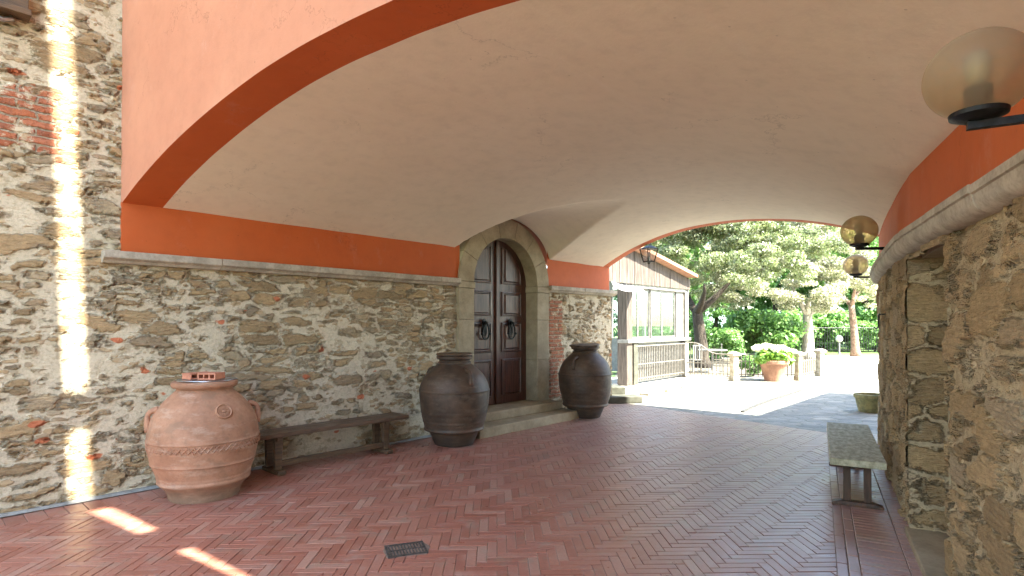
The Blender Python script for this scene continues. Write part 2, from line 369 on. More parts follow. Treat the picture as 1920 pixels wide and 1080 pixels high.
def globemat():
    m = NT('amber_globe')
    n = m.noise(m.co, 14, 4, .6)
    m.set(m.mix(n, (.50, .40, .27), (.42, .33, .22)), .4, spec=.4)
    tr = m.n.new('ShaderNodeBsdfTransparent'); tr.inputs[0].default_value = (.86, .75, .57, 1)
    ts = m.n.new('ShaderNodeBsdfTranslucent'); ts.inputs[0].default_value = (.66, .53, .36, 1)
    a = m.n.new('ShaderNodeMixShader'); a.inputs[0].default_value = .5; m.l.new(m.b.outputs[0], a.inputs[1]); m.l.new(ts.outputs[0], a.inputs[2])
    lw = m.n.new('ShaderNodeLayerWeight'); lw.inputs[0].default_value = .35
    fac = m.math('ADD', .38, m.math('MULTIPLY', lw.outputs['Facing'], .5))
    b = m.n.new('ShaderNodeMixShader'); m.l.new(fac, b.inputs[0]); m.l.new(tr.outputs[0], b.inputs[1]); m.l.new(a.outputs[0], b.inputs[2])
    m.l.new(b.outputs[0], m.out.inputs[0]); return m.mat
M['globe'] = globemat()
M['bulb'] = generic('frosted_bulb', (.38, .37, .30), (.32, .31, .25), 5, .4)
M['milkglass'] = generic('milk_glass', (.7, .7, .66), (.62, .62, .58), 5, .3)

def brickfloor():
    m = NT('herringbone_brick'); r = m.island()
    n = m.noise(m.co, 1.1, 4, .6); f = m.noise(m.co, 55, 5, .7); md = m.noise(m.co, 7, 5, .65)
    c = m.ramp(r, [(0, (.30, .108, .072)), (.25, (.335, .128, .09)), (.65, (.36, .147, .105)), (.9, (.385, .175, .128)), (1, (.41, .225, .17))])
    c = m.mix(.55, c, m.ramp(f, [(.3, .6), (.5, 1), (.7, 1.18)]), 'MULTIPLY')
    c = m.mix(m.math('MULTIPLY', m.sstep(md, .50, .72), .45), c, (.42, .30, .25))
    c = m.mix(m.math('MULTIPLY', m.sstep(n, .45, .75), .3), c, (.27, .13, .10))
    X, Yc, Z = m.sep(m.co)
    P = m.sep(m.map(m.co, (1, 1, 1), (0, 0, 0)))
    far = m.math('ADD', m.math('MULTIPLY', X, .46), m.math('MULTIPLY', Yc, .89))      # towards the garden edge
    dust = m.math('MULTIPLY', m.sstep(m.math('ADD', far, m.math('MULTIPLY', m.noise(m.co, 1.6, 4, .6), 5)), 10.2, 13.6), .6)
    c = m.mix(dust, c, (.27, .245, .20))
    sheen = m.math('MULTIPLY', m.sstep(m.math('ADD', m.math('ADD', X, m.math('MULTIPLY', Yc, .12)), m.math('MULTIPLY', m.noise(m.co, 1.2, 4, .6), 3)), 1.6, 4.4), .5)
    c = m.mix(sheen, c, (.31, .225, .20))      # greyish sheen of outside light, painted into the brick colour
    moss = m.math('MULTIPLY', m.sstep(m.noise(m.co, 4.2, 5, .7), .55, .63), .30)
    c = m.mix(moss, c, (.24, .225, .17))
    m.bump(m.math('ADD', m.math('MULTIPLY', f, .4), md), .22, .005)
    return m.set(c, m.ramp(md, [(.3, .26), (.7, .44)]), spec=.65)
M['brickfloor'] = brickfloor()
M['joint'] = generic('joint_mortar', (.30, .215, .165), (.19, .135, .105), 14, .9)
def paving():
    m = NT('old_stone_paving')
    w = m.vmath('ADD', m.co, m.vmath('MULTIPLY', m.noise(m.co, 2, 3, .6, True), (.2, .2, 0)))
    e = m.vor(m.map(w, (3.3, 5.5, 1)), 1, 'DISTANCE_TO_EDGE'); cc = m.sep(m.vor(m.map(w, (3.3, 5.5, 1)), 1, 'F1', 'Color'))
    s = m.sstep(e, .02, .09); f = m.noise(m.co, 30, 5, .7)
    c = m.ramp(cc[0], [(0, (.17, .165, .15)), (.5, (.25, .24, .21)), (1, (.34, .31, .26))])
    c = m.mix(.5, c, m.ramp(f, [(.3, .55), (.5, 1), (.7, 1.2)]), 'MULTIPLY')
    c = m.mix(m.math('MULTIPLY', m.math('SUBTRACT', 1, s), .45), c, (.14, .14, .10))
    c = m.mix(m.math('MULTIPLY', m.sstep(m.noise(m.co, .9, 4, .6), .45, .6), .5), c, (.12, .12, .105))
    m.bump(m.math('ADD', m.math('MULTIPLY', s, .8), m.math('MULTIPLY', f, .4)), .6, .02)
    return m.set(c, .75)
M['paving'] = paving()
M['gravel'] = generic('pale_gravel', (.50, .46, .39), (.38, .34, .28), 3, .95, bumps=.5, fine=70)

# ------------------------------------------------------------------ frames of reference
PA = R(47.31)                       # direction of the left wall
PO = Vector((-3.585, 5.17, 0))
def PM(): return Matrix.Translation(PO) @ Matrix.Rotation(PA, 4, 'Z')
def ST(s, t, z=0): return PM() @ Vector((t, -s, z))
RA = math.atan2(.879, .477); RO = Vector((2.49, 3.35, 0))
def RM(): return Matrix.Translation(RO) @ Matrix.Rotation(RA, 4, 'Z')
PMi = PM().inverted()
def rpath_y(x):
    return -.095*((x-.9)/3.7)**2 if x > .9 else -.082*(.9-x)
def rpath():
    pts = []
    x = -6.0
    while x < 4.5: pts.append((x, rpath_y(x))); x += .035
    y0 = rpath_y(4.5); r = .75
    for k in range(0, 31):
        a = R(k*3); pts.append((4.5+r*math.sin(a), y0-r+r*math.cos(a)))
    for k in range(1, 60): pts.append((4.5+r, y0-r-k*.06))
    return pts
RP = rpath()
def Wid(t):                        # span of the passage at distance t along the left wall
    best = 6.34-.2306*t
    x = (t-2.78)/.9695
    return best + max(0, rpath_y(min(x, 4.6))*-1)*0.97
SPR = 2.65
def near_t(s): return .11*s
def far_t(s): return 8.07-.167*s
DC = 5.13
def zvault(s, t):
    W = Wid(t); k = min(1, max(0, t/8)); rise = .64*(1-k)+.52*k
    q = (s-W/2)/(W/2); z = SPR + rise*max(0, 1-abs(q)**2.15)
    d = abs(t-DC)/1.07
    if d < 1 and s < W*.62:
        cr = .645 - .02*s - max(0, s-2.2)*.25
        z = max(z, 2.6 + cr*math.sqrt(1-d*d))
    return z

# ------------------------------------------------------------------ setting: ground
g = MB()
g.add([(-400, -200, -.03), (400, -200, -.03), (400, 600, -.03), (-400, 600, -.03)], [(0, 1, 2, 3)])
tag(g.build('ground', M['grass']), kind='structure')
# brick floor, herringbone, clipped to the courtyard and the passage
def brick_poly_mesh():
    bw, n = .0675, 4; bl = bw*n; gap = .0036; z1 = 0.0
    mb = MB(); rng = random.Random(3)
    rot = Matrix.Rotation(R(1.5), 4, 'Z')
    def brick(cx, cy, lx, ly):
        hx, hy = lx/2-gap/2, ly/2-gap/2
        dz = rng.uniform(-.0022, .001); tx, ty = rng.uniform(-.007, .007), rng.uniform(-.007, .007)
        b = .004; vs = []
        for (ix, d) in ((0, -.02), (0, -.002), (b, 0)):
            for sx, sy in ((-1,-1),(1,-1),(1,1),(-1,1)):
                x = sx*(hx-ix); y = sy*(hy-ix)
                vs.append(rot @ Vector((cx+x, cy+y, z1+dz+d+tx*x+ty*y)))
        fs = [(8,9,10,11)]
        for l in (0, 4):
            for k in range(4): fs.append((l+k, l+(k+1)%4, l+4+(k+1)%4, l+4+k))
        mb.add(vs, fs)
    for iy in range(-30, 190):
        for ix in range(-110, 100):
            k = (ix-iy) % (2*n)
            X, Y = ix*bw, iy*bw
            if not (-6.8 < X < 6.3 and -1.8 < Y < 12): continue
            # quick reject outside the passage
            p = PMi @ Vector((X, Y, 0)); s, t = -p.y, p.x
            if s < -.2 or t > 8.9 or (X, Y) > (6.5, 12): continue
            q = RM().inverted() @ Vector((X, Y, 0))
            if q.y < -.3: continue
            if k == 0: brick(X+bl/2, Y+bw/2, bl, bw)
            if k == 2*n-1: brick(X+bw/2, Y+bl/2, bw, bl)
    me = bpy.data.meshes.new('f'); me.from_pydata([tuple(v) for v in mb.v], [], mb.f)
    bm = bmesh.new(); bm.from_mesh(me)
    def cut(pt, nrm):
        bmesh.ops.bisect_plane(bm, geom=bm.verts[:]+bm.edges[:]+bm.faces[:], plane_co=pt, plane_no=nrm, clear_outer=True)
    nl = (PM().to_3x3() @ Vector((0, 1, 0)))            # towards the left wall
    cut(ST(.33, 0), nl)
    rn = RM().to_3x3() @ Vector((0, -1, 0)); cut(RM() @ Vector((0, .50, 0)), rn)
    a, b = ST(0, 8.35), ST(4.7, 7.5); d = (b-a).normalized(); cut(a, Vector((-d.y, d.x, 0)))
    # soldier course along the left wall and strips by the right wall
    mb2 = MB()
    def b2(Mx, x0, x1, y0, y1):
        g_ = .003; dz = rng.uniform(-.0025, .0015)
        mb2.add([(x0+g_, y0+g_, -.02), (x1-g_, y0+g_, -.02), (x1-g_, y1-g_, -.02), (x0+g_, y1-g_, -.02),
                 (x0+g_, y0+g_, -.003+dz), (x1-g_, y0+g_, -.003+dz), (x1-g_, y1-g_, -.003+dz), (x0+g_, y1-g_, -.003+dz),
                 (x0+g_*2, y0+g_*2, dz), (x1-g_*2, y0+g_*2, dz), (x1-g_*2, y1-g_*2, dz), (x0+g_*2, y1-g_*2, dz)],
                [(8,9,10,11)]+[(l+k, l+(k+1)%4, l+4+(k+1)%4, l+4+k) for l in (0, 4) for k in range(4)], Mx)
    t = -6.0
    while t < 8.2:
        w = .13; b2(PM(), t, t+w, -.33, -.06); t += w
    x = -5.0
    while x < 5.3:
        b2(RM(), x, x+.27, .432, .50); b2(RM(), x-.1, x+.17, .364, .432); x += .27
    x = -5.0
    while x < 5.3:
        y1 = .364; b2(RM(), x, x+.068, .094, y1); b2(RM(), x, x+.068, -.45, .094-.0) ; x += .068
    n0 = len(bm.verts); vs = [bm.verts.new(v) for v in mb2.v]
    for f in mb2.f: bm.faces.new([vs[i] for i in f])
    bmesh.ops.recalc_face_normals(bm, faces=bm.faces)
    bm.to_mesh(me); bm.free(); me.name = 'brick_floor'
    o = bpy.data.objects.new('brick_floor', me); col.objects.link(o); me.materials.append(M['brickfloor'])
    tag(o, kind='structure')
brick_poly_mesh()
g = MB(); a, b = ST(-.6, 8.37), ST(6.5, 7.2)
g.add([tuple(ST(-.6, -7, -.009)), tuple(ST(9, -7, -.009)), (b.x, b.y, -.009), (a.x, a.y, -.009)], [(0, 1, 2, 3)])
tag(g.build('mortar_bed', M['joint']), kind='structure')
g = MB(); g.add([(a.x, a.y, -.004), (b.x, b.y, -.004), (9.5, 7, -.004), (13.5, 14.2, -.004), (8.5, 18, -.004), (2.6, 12.6, -.004)], [(0, 1, 2, 3, 4, 5)])
g.v = [Vector((v.x, v.y, -.004)) for v in g.v]
tag(g.build('stone_paving', M['paving']), kind='structure')
g = MB(); g.add([(-8, 12.2, -.014), (30, 3, -.014), (34, 28.6, -.014), (15, 28.6, -.014), (10.0, 17.6, -.014), (8, 16.1, -.014), (6.2, 16.2, -.014), (5.0, 16.7, -.014), (-4, 17, -.014)], [(0, 1, 2, 3, 4, 5, 6, 7, 8)])
tag(g.build('gravel_drive', M['gravel']), kind='structure')
g = MB(); g.add([(3.0, 16.6, -.02), (5.0, 16.4, -.02), (6.2, 15.9, -.02), (8, 15.9, -.02), (10.2, 17.3, -.02), (13.5, 25.5, -.02), (5, 25.5, -.02)], [(0, 1, 2, 3, 4, 5, 6)])
tag(g.build('garden_path', M['earth']), kind='structure')
# low cement fillet at the foot of the left wall
g = MB(); g.add([(-6, -.055, .004), (8.2, -.055, .004), (8.2, -.03, .022), (-6, -.03, .022), (-6, .05, .022), (8.2, .05, .022)], [(0, 1, 2, 3), (3, 2, 5, 4)], PM())
tag(g.build('pavement_fillet', M['cement']), kind='structure')

# ------------------------------------------------------------------ left stone wall
def grid_wall(x0, x1, z0, z1, step, hole=None, y=0.0):
    nx = int((x1-x0)/step); nz = int((z1-z0)/step); vs = []; fs = []
    for j in range(nz+1):
        for i in range(nx+1): vs.append((x0+(x1-x0)*i/nx, y, z0+(z1-z0)*j/nz))
    for j in range(nz):
        for i in range(nx):
            cx = x0+(x1-x0)*(i+.5)/nx; cz = z0+(z1-z0)*(j+.5)/nz
            if hole and hole(cx, cz): continue
            k = j*(nx+1)+i; fs.append((k, k+1, k+nx+2, k+nx+1))
    return vs, fs
def door_hole(x, z):
    if abs(x-DC) > .86: return False
    return z < 2.18 or math.hypot(x-DC, z-2.18) < .86
lw = empty('stone_wall', PO, PA, 'tall rubble stone wall with pale mortar and a brick patch, behind the terracotta jar and long bench', 'wall')
mb = MB()
mb.add(*grid_wall(-2.2, 0.02, -.05, 5.2, .02)); mb.add(*grid_wall(0.02, 8.2, -.05, 2.14, .02, door_hole))
mb.add(*grid_wall(-7, -2.2, -.05, 5.2, .08)); mb.add([(-7, 0, 5.2), (.02, 0, 5.2), (.02, 0, 9), (-7, 0, 9)], [(0, 1, 2, 3)])
for i, f in enumerate(mb.f): mb.f[i] = f
me_wall = mb.build('masonry', M['rubble_left'], lw, smooth=True)
# end of the wall at the far opening
mb = MB()
vs, fs = [], []
ny, nz = 25, 110
for j in range(nz+1):
    for i in range(ny+1): vs.append((8.2, .5*i/ny, -.05+2.19*j/nz))
for j in range(nz):
    for i in range(ny): k = j*(ny+1)+i; fs.append((k, k+1, k+ny+2, k+ny+1))
mb.add(vs, fs); mb.box(-7, 8.17, .32, .5, -.05, 2.1)
mb.build('wall_end', M['rubble_left'], lw, smooth=True, auto=30)
# cornice ledge (two lengths, left and right of the door surround)
def sweep_boxes(mb, x0, x1, prof, step, gap=.003, jit=.004, sgn=-1):
    x = x0; rg = random.Random(5)
    while x < x1-.02:
        L = min(step*rg.uniform(.8, 1.2), x1-x); j = rg.uniform(-jit, jit); n = len(prof)
        vs = [(x+gap/2, (p[0]+j)*sgn, p[1]+j*.5) for p in prof] + [(x+L-gap/2, (p[0]+j)*sgn, p[1]+j*.5) for p in prof]
        mb.add(vs, [list(range(n)), list(range(2*n-1, n-1, -1))] + [(i, i+n, (i+1) % n+n, (i+1) % n) for i in range(n)])
        x += L
lprof = [(-.03, 2.10), (.055, 2.10), (.075, 2.125), (.11, 2.145), (.11, 2.21), (-.03, 2.21)]
for (a, b) in ((-.15, DC-1.03), (DC+1.03, 8.24)):
    mb = MB(); sweep_boxes(mb, a, b, lprof, .95); mb.build('cornice', M['cornice'], lw, bevel=.006)
# ------------------------------------------------------------------ passage building
pb = empty('passage_building', PO, PA, 'peach plastered house block over the passage, with cream vault and burnt orange arch band', 'building')
NA = 110
def vault_mesh(t0f, t1f, nb, soff=0.0):
    mb = MB(); vs = []; fs = []
    for j in range(nb+1):
        for i in range(NA+1):
            a = i/NA; s = a*5.5; t = 4
            for _ in range(8):
                t = t0f(s)*(1-j/nb)+t1f(s)*j/nb; s = a*(Wid(t)+.03)
            z = zvault(s, t)
            w = noise.noise(Vector((s*.8, t*.8, 3)))*.012 + noise.noise(Vector((s*2.5, t*2.5, 8)))*.004
            vs.append((t, -s, z+w))
    for j in range(nb):
        for i in range(NA): k = j*(NA+1)+i; fs.append((k, k+1, k+NA+2, k+NA+1))
    return mb.add(vs, fs)
vault_mesh(near_t, lambda s: near_t(s)+.33, 8).build('arch_band', M['orange'], pb, smooth=True)
vault_mesh(lambda s: near_t(s)+.33, lambda s: far_t(s)-.2, 260).build('vault', M['cream'], pb, smooth=True)
vault_mesh(lambda s: far_t(s)-.2, far_t, 2).build('arch_edge', M['orange'], pb, smooth=True)
# facade towards the court, with thickness given by the block behind
def facade(tf, name, mat, smax, ztop=7.6):
    mb = MB(); vs = []; fs = []; n = 110
    W0 = Wid(tf(5))
    for i in range(n+1):
        a = i/n; s = a*5.5
        for _ in range(8): s = a*(Wid(tf(s))+.03)
        w = noise.noise(Vector((s*.8, tf(s)*.8, 3)))*.012 + noise.noise(Vector((s*2.5, tf(s)*2.5, 8)))*.004
        zb = zvault(s, tf(s))+w
        for k in range(13): vs.append((tf(s), -s, zb+(ztop-zb)*k/12))
    for i in range(n):
        for k in range(12): q = i*13+k; fs.append((q, q+1, q+14, q+13))
    e = vs[-13][1]; tt = vs[-13][0]
    vs += [(tt, e, 2.0), (tf(smax), -smax, 2.0), (tf(smax), -smax, ztop), (tt, e, ztop)]; k = len(vs); fs.append((k-4, k-3, k-2, k-1))
    mb.add(vs, fs); return mb.build(name, mat, pb, smooth=True, auto=30)
facade(near_t, 'court_facade', M['peach'], 9)
facade(far_t, 'garden_facade', M['peach'], 9)
mb = MB(); mb.add([(near_t(0)-.2, .5, 7.6), (near_t(9)-.2, -9.2, 7.6), (far_t(9)+.3, -9.2, 7.6), (far_t(0)+.3, .5, 7.6), (3.5, .5, 8.7), (3.5, -9.2, 8.7)],
                  [(0, 1, 5, 4), (4, 5, 2, 3), (0, 4, 3), (1, 2, 5)]); mb.build('roof', M['tile'], pb)
mb = MB(); mb.box(0, 8, .345, .6, SPR, 7.6); mb.build('rear_wall', M['peach'], pb)
# orange frieze on the left between ledge and vault
def frieze_hole(x, z): return abs(x-DC) < 1.0
mb = MB(); vs, fs = grid_wall(0.0, far_t(0), 2.205, 3.4, .04)
mb.add(*[(lambda v, f: (v, f))(vs, [q for q in fs if not frieze_hole(sum(vs[i][0] for i in q)/4, 0)])][0])
# keep it under the vault
mb.v = [Vector((v.x, -.026, min(v.z, SPR+.02))) if abs(v.x-DC) > 1.25 else Vector((v.x, -.026, v.z)) for v in mb.v]
mb.add([(0, -.026, 2.205), (0, -.026, SPR+.02), (0, .1, SPR+.02), (0, .1, 2.205)], [(0, 1, 2, 3)])
mb.build('frieze', M['orange'], pb)
# ------------------------------------------------------------------ right stone wall
rw = empty('stone_wall', RO, RA, 'golden rubble stone wall with a dark doorway and rounded far corner, beside the short bench', 'wall')
def ribbon(path, z0, z1, nz, skip=None):
    vs = []; fs = []; m = len(path)
    for j in range(nz+1):
        for (x, y) in path: vs.append((x, y, z0+(z1-z0)*j/nz))
    for j in range(nz):
        zc = z0+(z1-z0)*(j+.5)/nz
        for i in range(m-1):
            if skip and skip((path[i][0]+path[i+1][0])/2, zc): continue
            k = j*m+i; fs.append((k+1, k, k+m, k+m+1))
    return vs, fs
fp = []
x = -6.0
while x < 4.5:
    fp.append((x, rpath_y(x))); x += (.1 if x < -3 else .022)
fp = sorted([p for p in fp if not (-.012 < p[0] < .0) and abs(p[0]-.97) > .012]+[(0.0, rpath_y(0)), (.97, rpath_y(.97))])
i0 = next(i for i, p in enumerate(RP) if p[0] >= 4.5 - .02); fp += [p for p in RP if p[0] >= 4.5 or p[1] < -.8]
def dskip(x, z): return 0.0 < x < .97 and z < 2.04
mb = MB(); mb.add(*ribbon(fp, -.05, 2.12, 96, dskip)); 
# jambs, lintel underside and back of the doorway recess
def plane(mb, o, u, v, nu, nv):
    o, u, v = Vector(o), Vector(u), Vector(v); vs = [o+u*(i/nu)+v*(j/nv) for j in range(nv+1) for i in range(nu+1)]
    mb.add(vs, [(j*(nu+1)+i, j*(nu+1)+i+1, (j+1)*(nu+1)+i+1, (j+1)*(nu+1)+i) for j in range(nv) for i in range(nu)])
plane(mb, (.97, -.55, -.05), (0, .56, 0), (0, 0, 2.1), 26, 96)
plane(mb, (0, -.074, -.05), (0, -.476, 0), (0, 0, 2.1), 26, 96)
plane(mb, (0, -.55, -.05), (.97, 0, 0), (0, 0, 2.1), 44, 96)
rwm = mb.build('masonry', M['rubble_right'], rw, smooth=True, auto=40)
mb = MB(); mb.box(1.008, 1.3, -.52, -.045, -.02, 2.06); mb.box(-.3, -.04, -.52, -.125, -.02, 2.06); mb.build('wall_core', M['corestone'], rw)
mb = MB(); mb.box(0, .97, -.5, -.08, 2.035, 2.1); mb.build('lintel', M['sandstone'], rw)
mb = MB(); mb.box(-.03, 1.0, -.5, .035, -.02, .045); mb.build('threshold', M['sandstone'], rw, bevel=.008)
# moulded cornice swept along the wall
def sweep_path(mb, path, prof, seglen, gap=.005):
    n = len(prof); i = 0; rg = random.Random(11)
    P = [Vector((x, y, 0)) for x, y in path]
    def nrm(k):
        d = (P[min(k+1, len(P)-1)]-P[max(k-1, 0)]).normalized(); return Vector((-d.y, d.x, 0))
    while i < len(P)-1:
        L = 0; j = i; T = seglen*rg.uniform(.85, 1.2)
        while j < len(P)-1 and L < T: L += (P[j+1]-P[j]).length; j += 1
        jit = rg.uniform(-.004, .004); vs = []; fs = []
        for k in range(i, j+1):
            q = P[k]; 
            if k == i: q = P[k]+(P[k+1]-P[k]).normalized()*gap
            for (o, z) in prof: w = q+nrm(k)*(o+jit); vs.append((w.x, w.y, z+jit*.5))
        c = j-i+1
        for a in range(c-1):
            for b in range(n): fs.append((a*n+b, a*n+(b+1) % n, (a+1)*n+(b+1) % n, (a+1)*n+b))
        fs.append(list(range(n))); fs.append([(c-1)*n+b for b in range(n-1, -1, -1)])
        mb.add(vs, fs); i = j
rprof = [(-.1, 2.07), (.02, 2.07)] + [(.02+.065*math.sin(R(a)), 2.075+.075*(1-math.cos(R(a)))) for a in range(15, 91, 15)] + [(.088, 2.165), (.10, 2.17), (.10, 2.21), (-.1, 2.22)]
mb = MB(); sweep_path(mb, [p for k, p in enumerate(RP) if k % 2 == 0], rprof, .62); mb.build('cornice', M['cornice'], rw, smooth=True, auto=35)
# orange frieze above the cornice
vs, fs = ribbon(RP, 2.205, 2.205, 1); m_ = len(RP); vs = []
for j in range(2):
    for (x, y) in RP:
        if j == 0: z = 2.205
        else:
            p = PMi @ (RM() @ Vector((x, y, 0))); t = p.x; s = -p.y
            inside = near_t(s) <= t <= far_t(s)+.05
            z = SPR+.05 if inside else 4.2
        vs.append((x, y-.004, z))
mb = MB(); mb.add(vs, fs); mb.build('frieze', M['orange'], rw, smooth=True)

# ------------------------------------------------------------------ neighbouring houses that shade the court and the drive
def slab_house(name, poly, h, label, lean=None):
    e = empty(name, (0, 0, 0), 0, label, 'house')
    mb = MB(); n = len(poly); top = poly if lean is None else lean
    mb.add([(p[0], p[1], 0) for p in poly]+[(p[0], p[1], h) for p in top], [list(range(n-1, -1, -1)), list(range(n, 2*n))]+[(i, (i+1) % n, (i+1) % n+n, i+n) for i in range(n)])
    mb.build('wall', M['render'], e)
    mb = MB(); c = sum((Vector((p[0], p[1], 0)) for p in top), Vector())/n
    mb.add([(p[0], p[1], h+.01) for p in top]+[(c.x, c.y, h+1.2)], [(i, (i+1) % n, n) for i in range(n)]); mb.build('roof', M['tile'], e)
    return e
def st2(s, t): p = ST(s, t); return (p.x, p.y)
SLOT = 7.2
k = -.04
def slot_t(base, z): return base+.11*SLOT+k*(z-SLOT*1.19)
# unseen house south of the court: corner slanted to shape the slit of sun
H1 = 14.0
a0, a1 = slot_t(-.37, 0), slot_t(-.37, H1)
slab_house('house', [st2(SLOT, -3.4), st2(SLOT+4, -3.4), st2(SLOT+4, a0-.3), st2(SLOT, a0)], H1,
           'tall rendered house behind the viewer, its corner leaving a slit of sun', [st2(SLOT, -3.4), st2(SLOT+4, -3.4), st2(SLOT+4, a1-.3), st2(SLOT, a1)])
b0, b1 = slot_t(-.24, 0), slot_t(-.24, H1)  # facing edge of the slit, slanted likewise to shape the sun streak
hb_ = slab_house('house', [st2(SLOT, b0), st2(SLOT+4, b0+1.2), st2(SLOT+4, 9.3), st2(SLOT, 9.05)], H1,
           'tall rendered house above the right hand wall of the passage', [st2(SLOT, b1), st2(SLOT+4, b1+1.2), st2(SLOT+4, 9.3), st2(SLOT, 9.05)])
for za, zb in ((6.55, 7.0), (8.3, 8.5), (9.35, 9.5)):  # unseen blocks added in the slit to break up the sun streak
    p = ST(SLOT, slot_t(-.24, (za+zb)/2)); o = MB().box(-.22, .1, -.1, .1, za, zb).build('streak_blocker', M['tile'], hb_); o.location = p; o.rotation_euler = (0, 0, PA)
hh = 7.0; ss = 2.65+hh/math.tan(R(SUN_EL))
slab_house('house', [st2(ss, 8.1), st2(ss+4, 8.1), st2(ss+4, 14.0), st2(ss, 13.6)], hh, 'lower rendered house beyond the rounded corner, shading the paving')

# ------------------------------------------------------------------ door
dw = empty('arched_door', ST(0, DC, 0), PA, 'dark walnut double door with ring knockers in a round arched stone surround', 'door')
OR, IR, ZS, ZB = 1.03, .725, 2.18, .27
mb = MB(); y0, y1 = .30, -.055
def ring(a0, a1, r0, r1, n=8):
    p = [(r1*math.cos(R(a0+(a1-a0)*i/n)), ZS+r1*math.sin(R(a0+(a1-a0)*i/n))) for i in range(n+1)]
    q = [(r0*math.cos(R(a0+(a1-a0)*i/n)), ZS+r0*math.sin(R(a0+(a1-a0)*i/n))) for i in range(n, -1, -1)]
    return p+q
for sg in (-1, 1):
    zz = [ZB, .95, 1.62, 2.08]
    for i in range(3):
        x0, x1 = (IR, OR) if sg > 0 else (-OR, -IR)
        mb.box(x0, x1, y1, y0, zz[i]+.0015, zz[i+1]-.0015)
    x0, x1 = (IR-.012, OR+.012) if sg > 0 else (-OR-.012, -IR+.012)
    mb.box(x0, x1, y1-.015, y0, 2.0815, ZS-.0015)
for i in range(7):
    a = 180/7
    mb.prism(ring(i*a+.12, (i+1)*a-.12, IR, OR), y1, y0)
mb.build('door_surround', M['sandstone'], dw, bevel=.007)
for sg in (-1, 1):
    zt = lambda x: ZS+math.sqrt(max(0, (IR+.02)**2-x*x))
    n = 16; xs = [.004+(IR+.015-.004)*i/n for i in range(n+1)]
    poly = [(sg*xs[0], ZB), (sg*xs[-1], ZB)]+[(sg*x, zt(x)) for x in reversed(xs)]
    leaf = MB().prism(poly, .20, .26).build('door_leaf', M['wood'], dw)
    def panel(poly):
        c = Vector((sum(p[0] for p in poly)/len(poly), 0, sum(p[1] for p in poly)/len(poly)))
        mb = MB(); n = len(poly)
        lev = [(1.0, .20), (.97, .178), (.90, .176), (.86, .192), (.80, .192), (.72, .172)]
        vs = []
        for f, y in lev:
            for x, z in poly:
                fx = 1-(1-f)*1.3; fz = 1-(1-f)*1.0*(.5 if max(q[1] for q in poly)-min(q[1] for q in poly) > .5 else 1)
                vs.append((c.x+(x-c.x)*fx, y, c.z+(z-c.z)*fz))
        fs = [(l*n+i, l*n+(i+1) % n, (l+1)*n+(i+1) % n, (l+1)*n+i) for l in range(len(lev)-1) for i in range(n)]
        fs.append([(len(lev)-1)*n+i for i in range(n)])
        mb.add(vs, fs); mb.build('door_panel', M['wood'], leaf)
    xa, xb = .11, .60
    for za, zb in ((.40, .99), (1.10, 1.58), (1.68, 2.08)):
        panel([(sg*xa, za), (sg*xb, za), (sg*xb, zb), (sg*xa, zb)])
    top = [(sg*xa, 2.20), (sg*xb, 2.20)]+[(sg*x, ZS+math.sqrt(max(.0, (IR-.10)**2-x*x))) for x in [xb-(xb-xa)*i/10 for i in range(11)]]
    panel(top)
    # knocker: shaped back plate, boss and hanging pear shaped ring
    kn = MB(); kx = sg*.30; zc = 1.50
    pl = [(kx+.075*math.sin(a)*(1+.35*math.cos(2*a)), zc+.12*math.cos(a)*(1+.18*math.cos(4*a))) for a in [2*math.pi*i/28 for i in range(28)]]
    kn.prism(pl, .158, .174); kn.build('knocker_plate', M['iron'], leaf)
    kn = MB(); kn.lathe([(.0, 0), (.03, 0), (.034, .02), (.02, .045), (.012, .07), (0, .075)], 16, Matrix.Translation((kx, .16, zc+.07)) @ Matrix.Rotation(R(90), 4, 'X'))
    pts = []
    for i in range(28):
        a = 2*math.pi*i/28; w = .082*math.sin(a)*(.72+.28*(-math.cos(a))*1.0) ; pts.append((kx+w*1.15, .13-.01*math.cos(a), zc-.055+.13*math.cos(a)))
    kn.tube(pts, .013, 8, True)
    for q in (-1, 1): kn.lathe([(0, -.024), (.018, -.015), (.024, 0), (.018, .015), (0, .024)], 10, Matrix.Translation((kx+q*.085, .125, zc-.1)))
    kn.build('door_knocker', M['iron'], leaf, smooth=True)
MB().box(-.03, .03, .165, .2, ZB+.01, ZS+IR-.02).build('cover_strip', M['wood'], dw, bevel=.008)
MB().box(-IR-.05, IR+.05, .27, .33, ZB, ZS+IR+.05).build('backing', M['wood'], dw)

# wide stone steps before the door
sp = empty('stone_steps', ST(0, DC, 0), PA, 'two wide worn sandstone steps up to the arched door', 'steps')
MB().box(-1.18, 1.12, -.64, .0, -.01, .135).build('step', M['sandstone'], sp, bevel=.015)
MB().box(-1.06, 1.045, -.33, .32, .1355, .268).build('step', M['sandstone'], sp, bevel=.012)

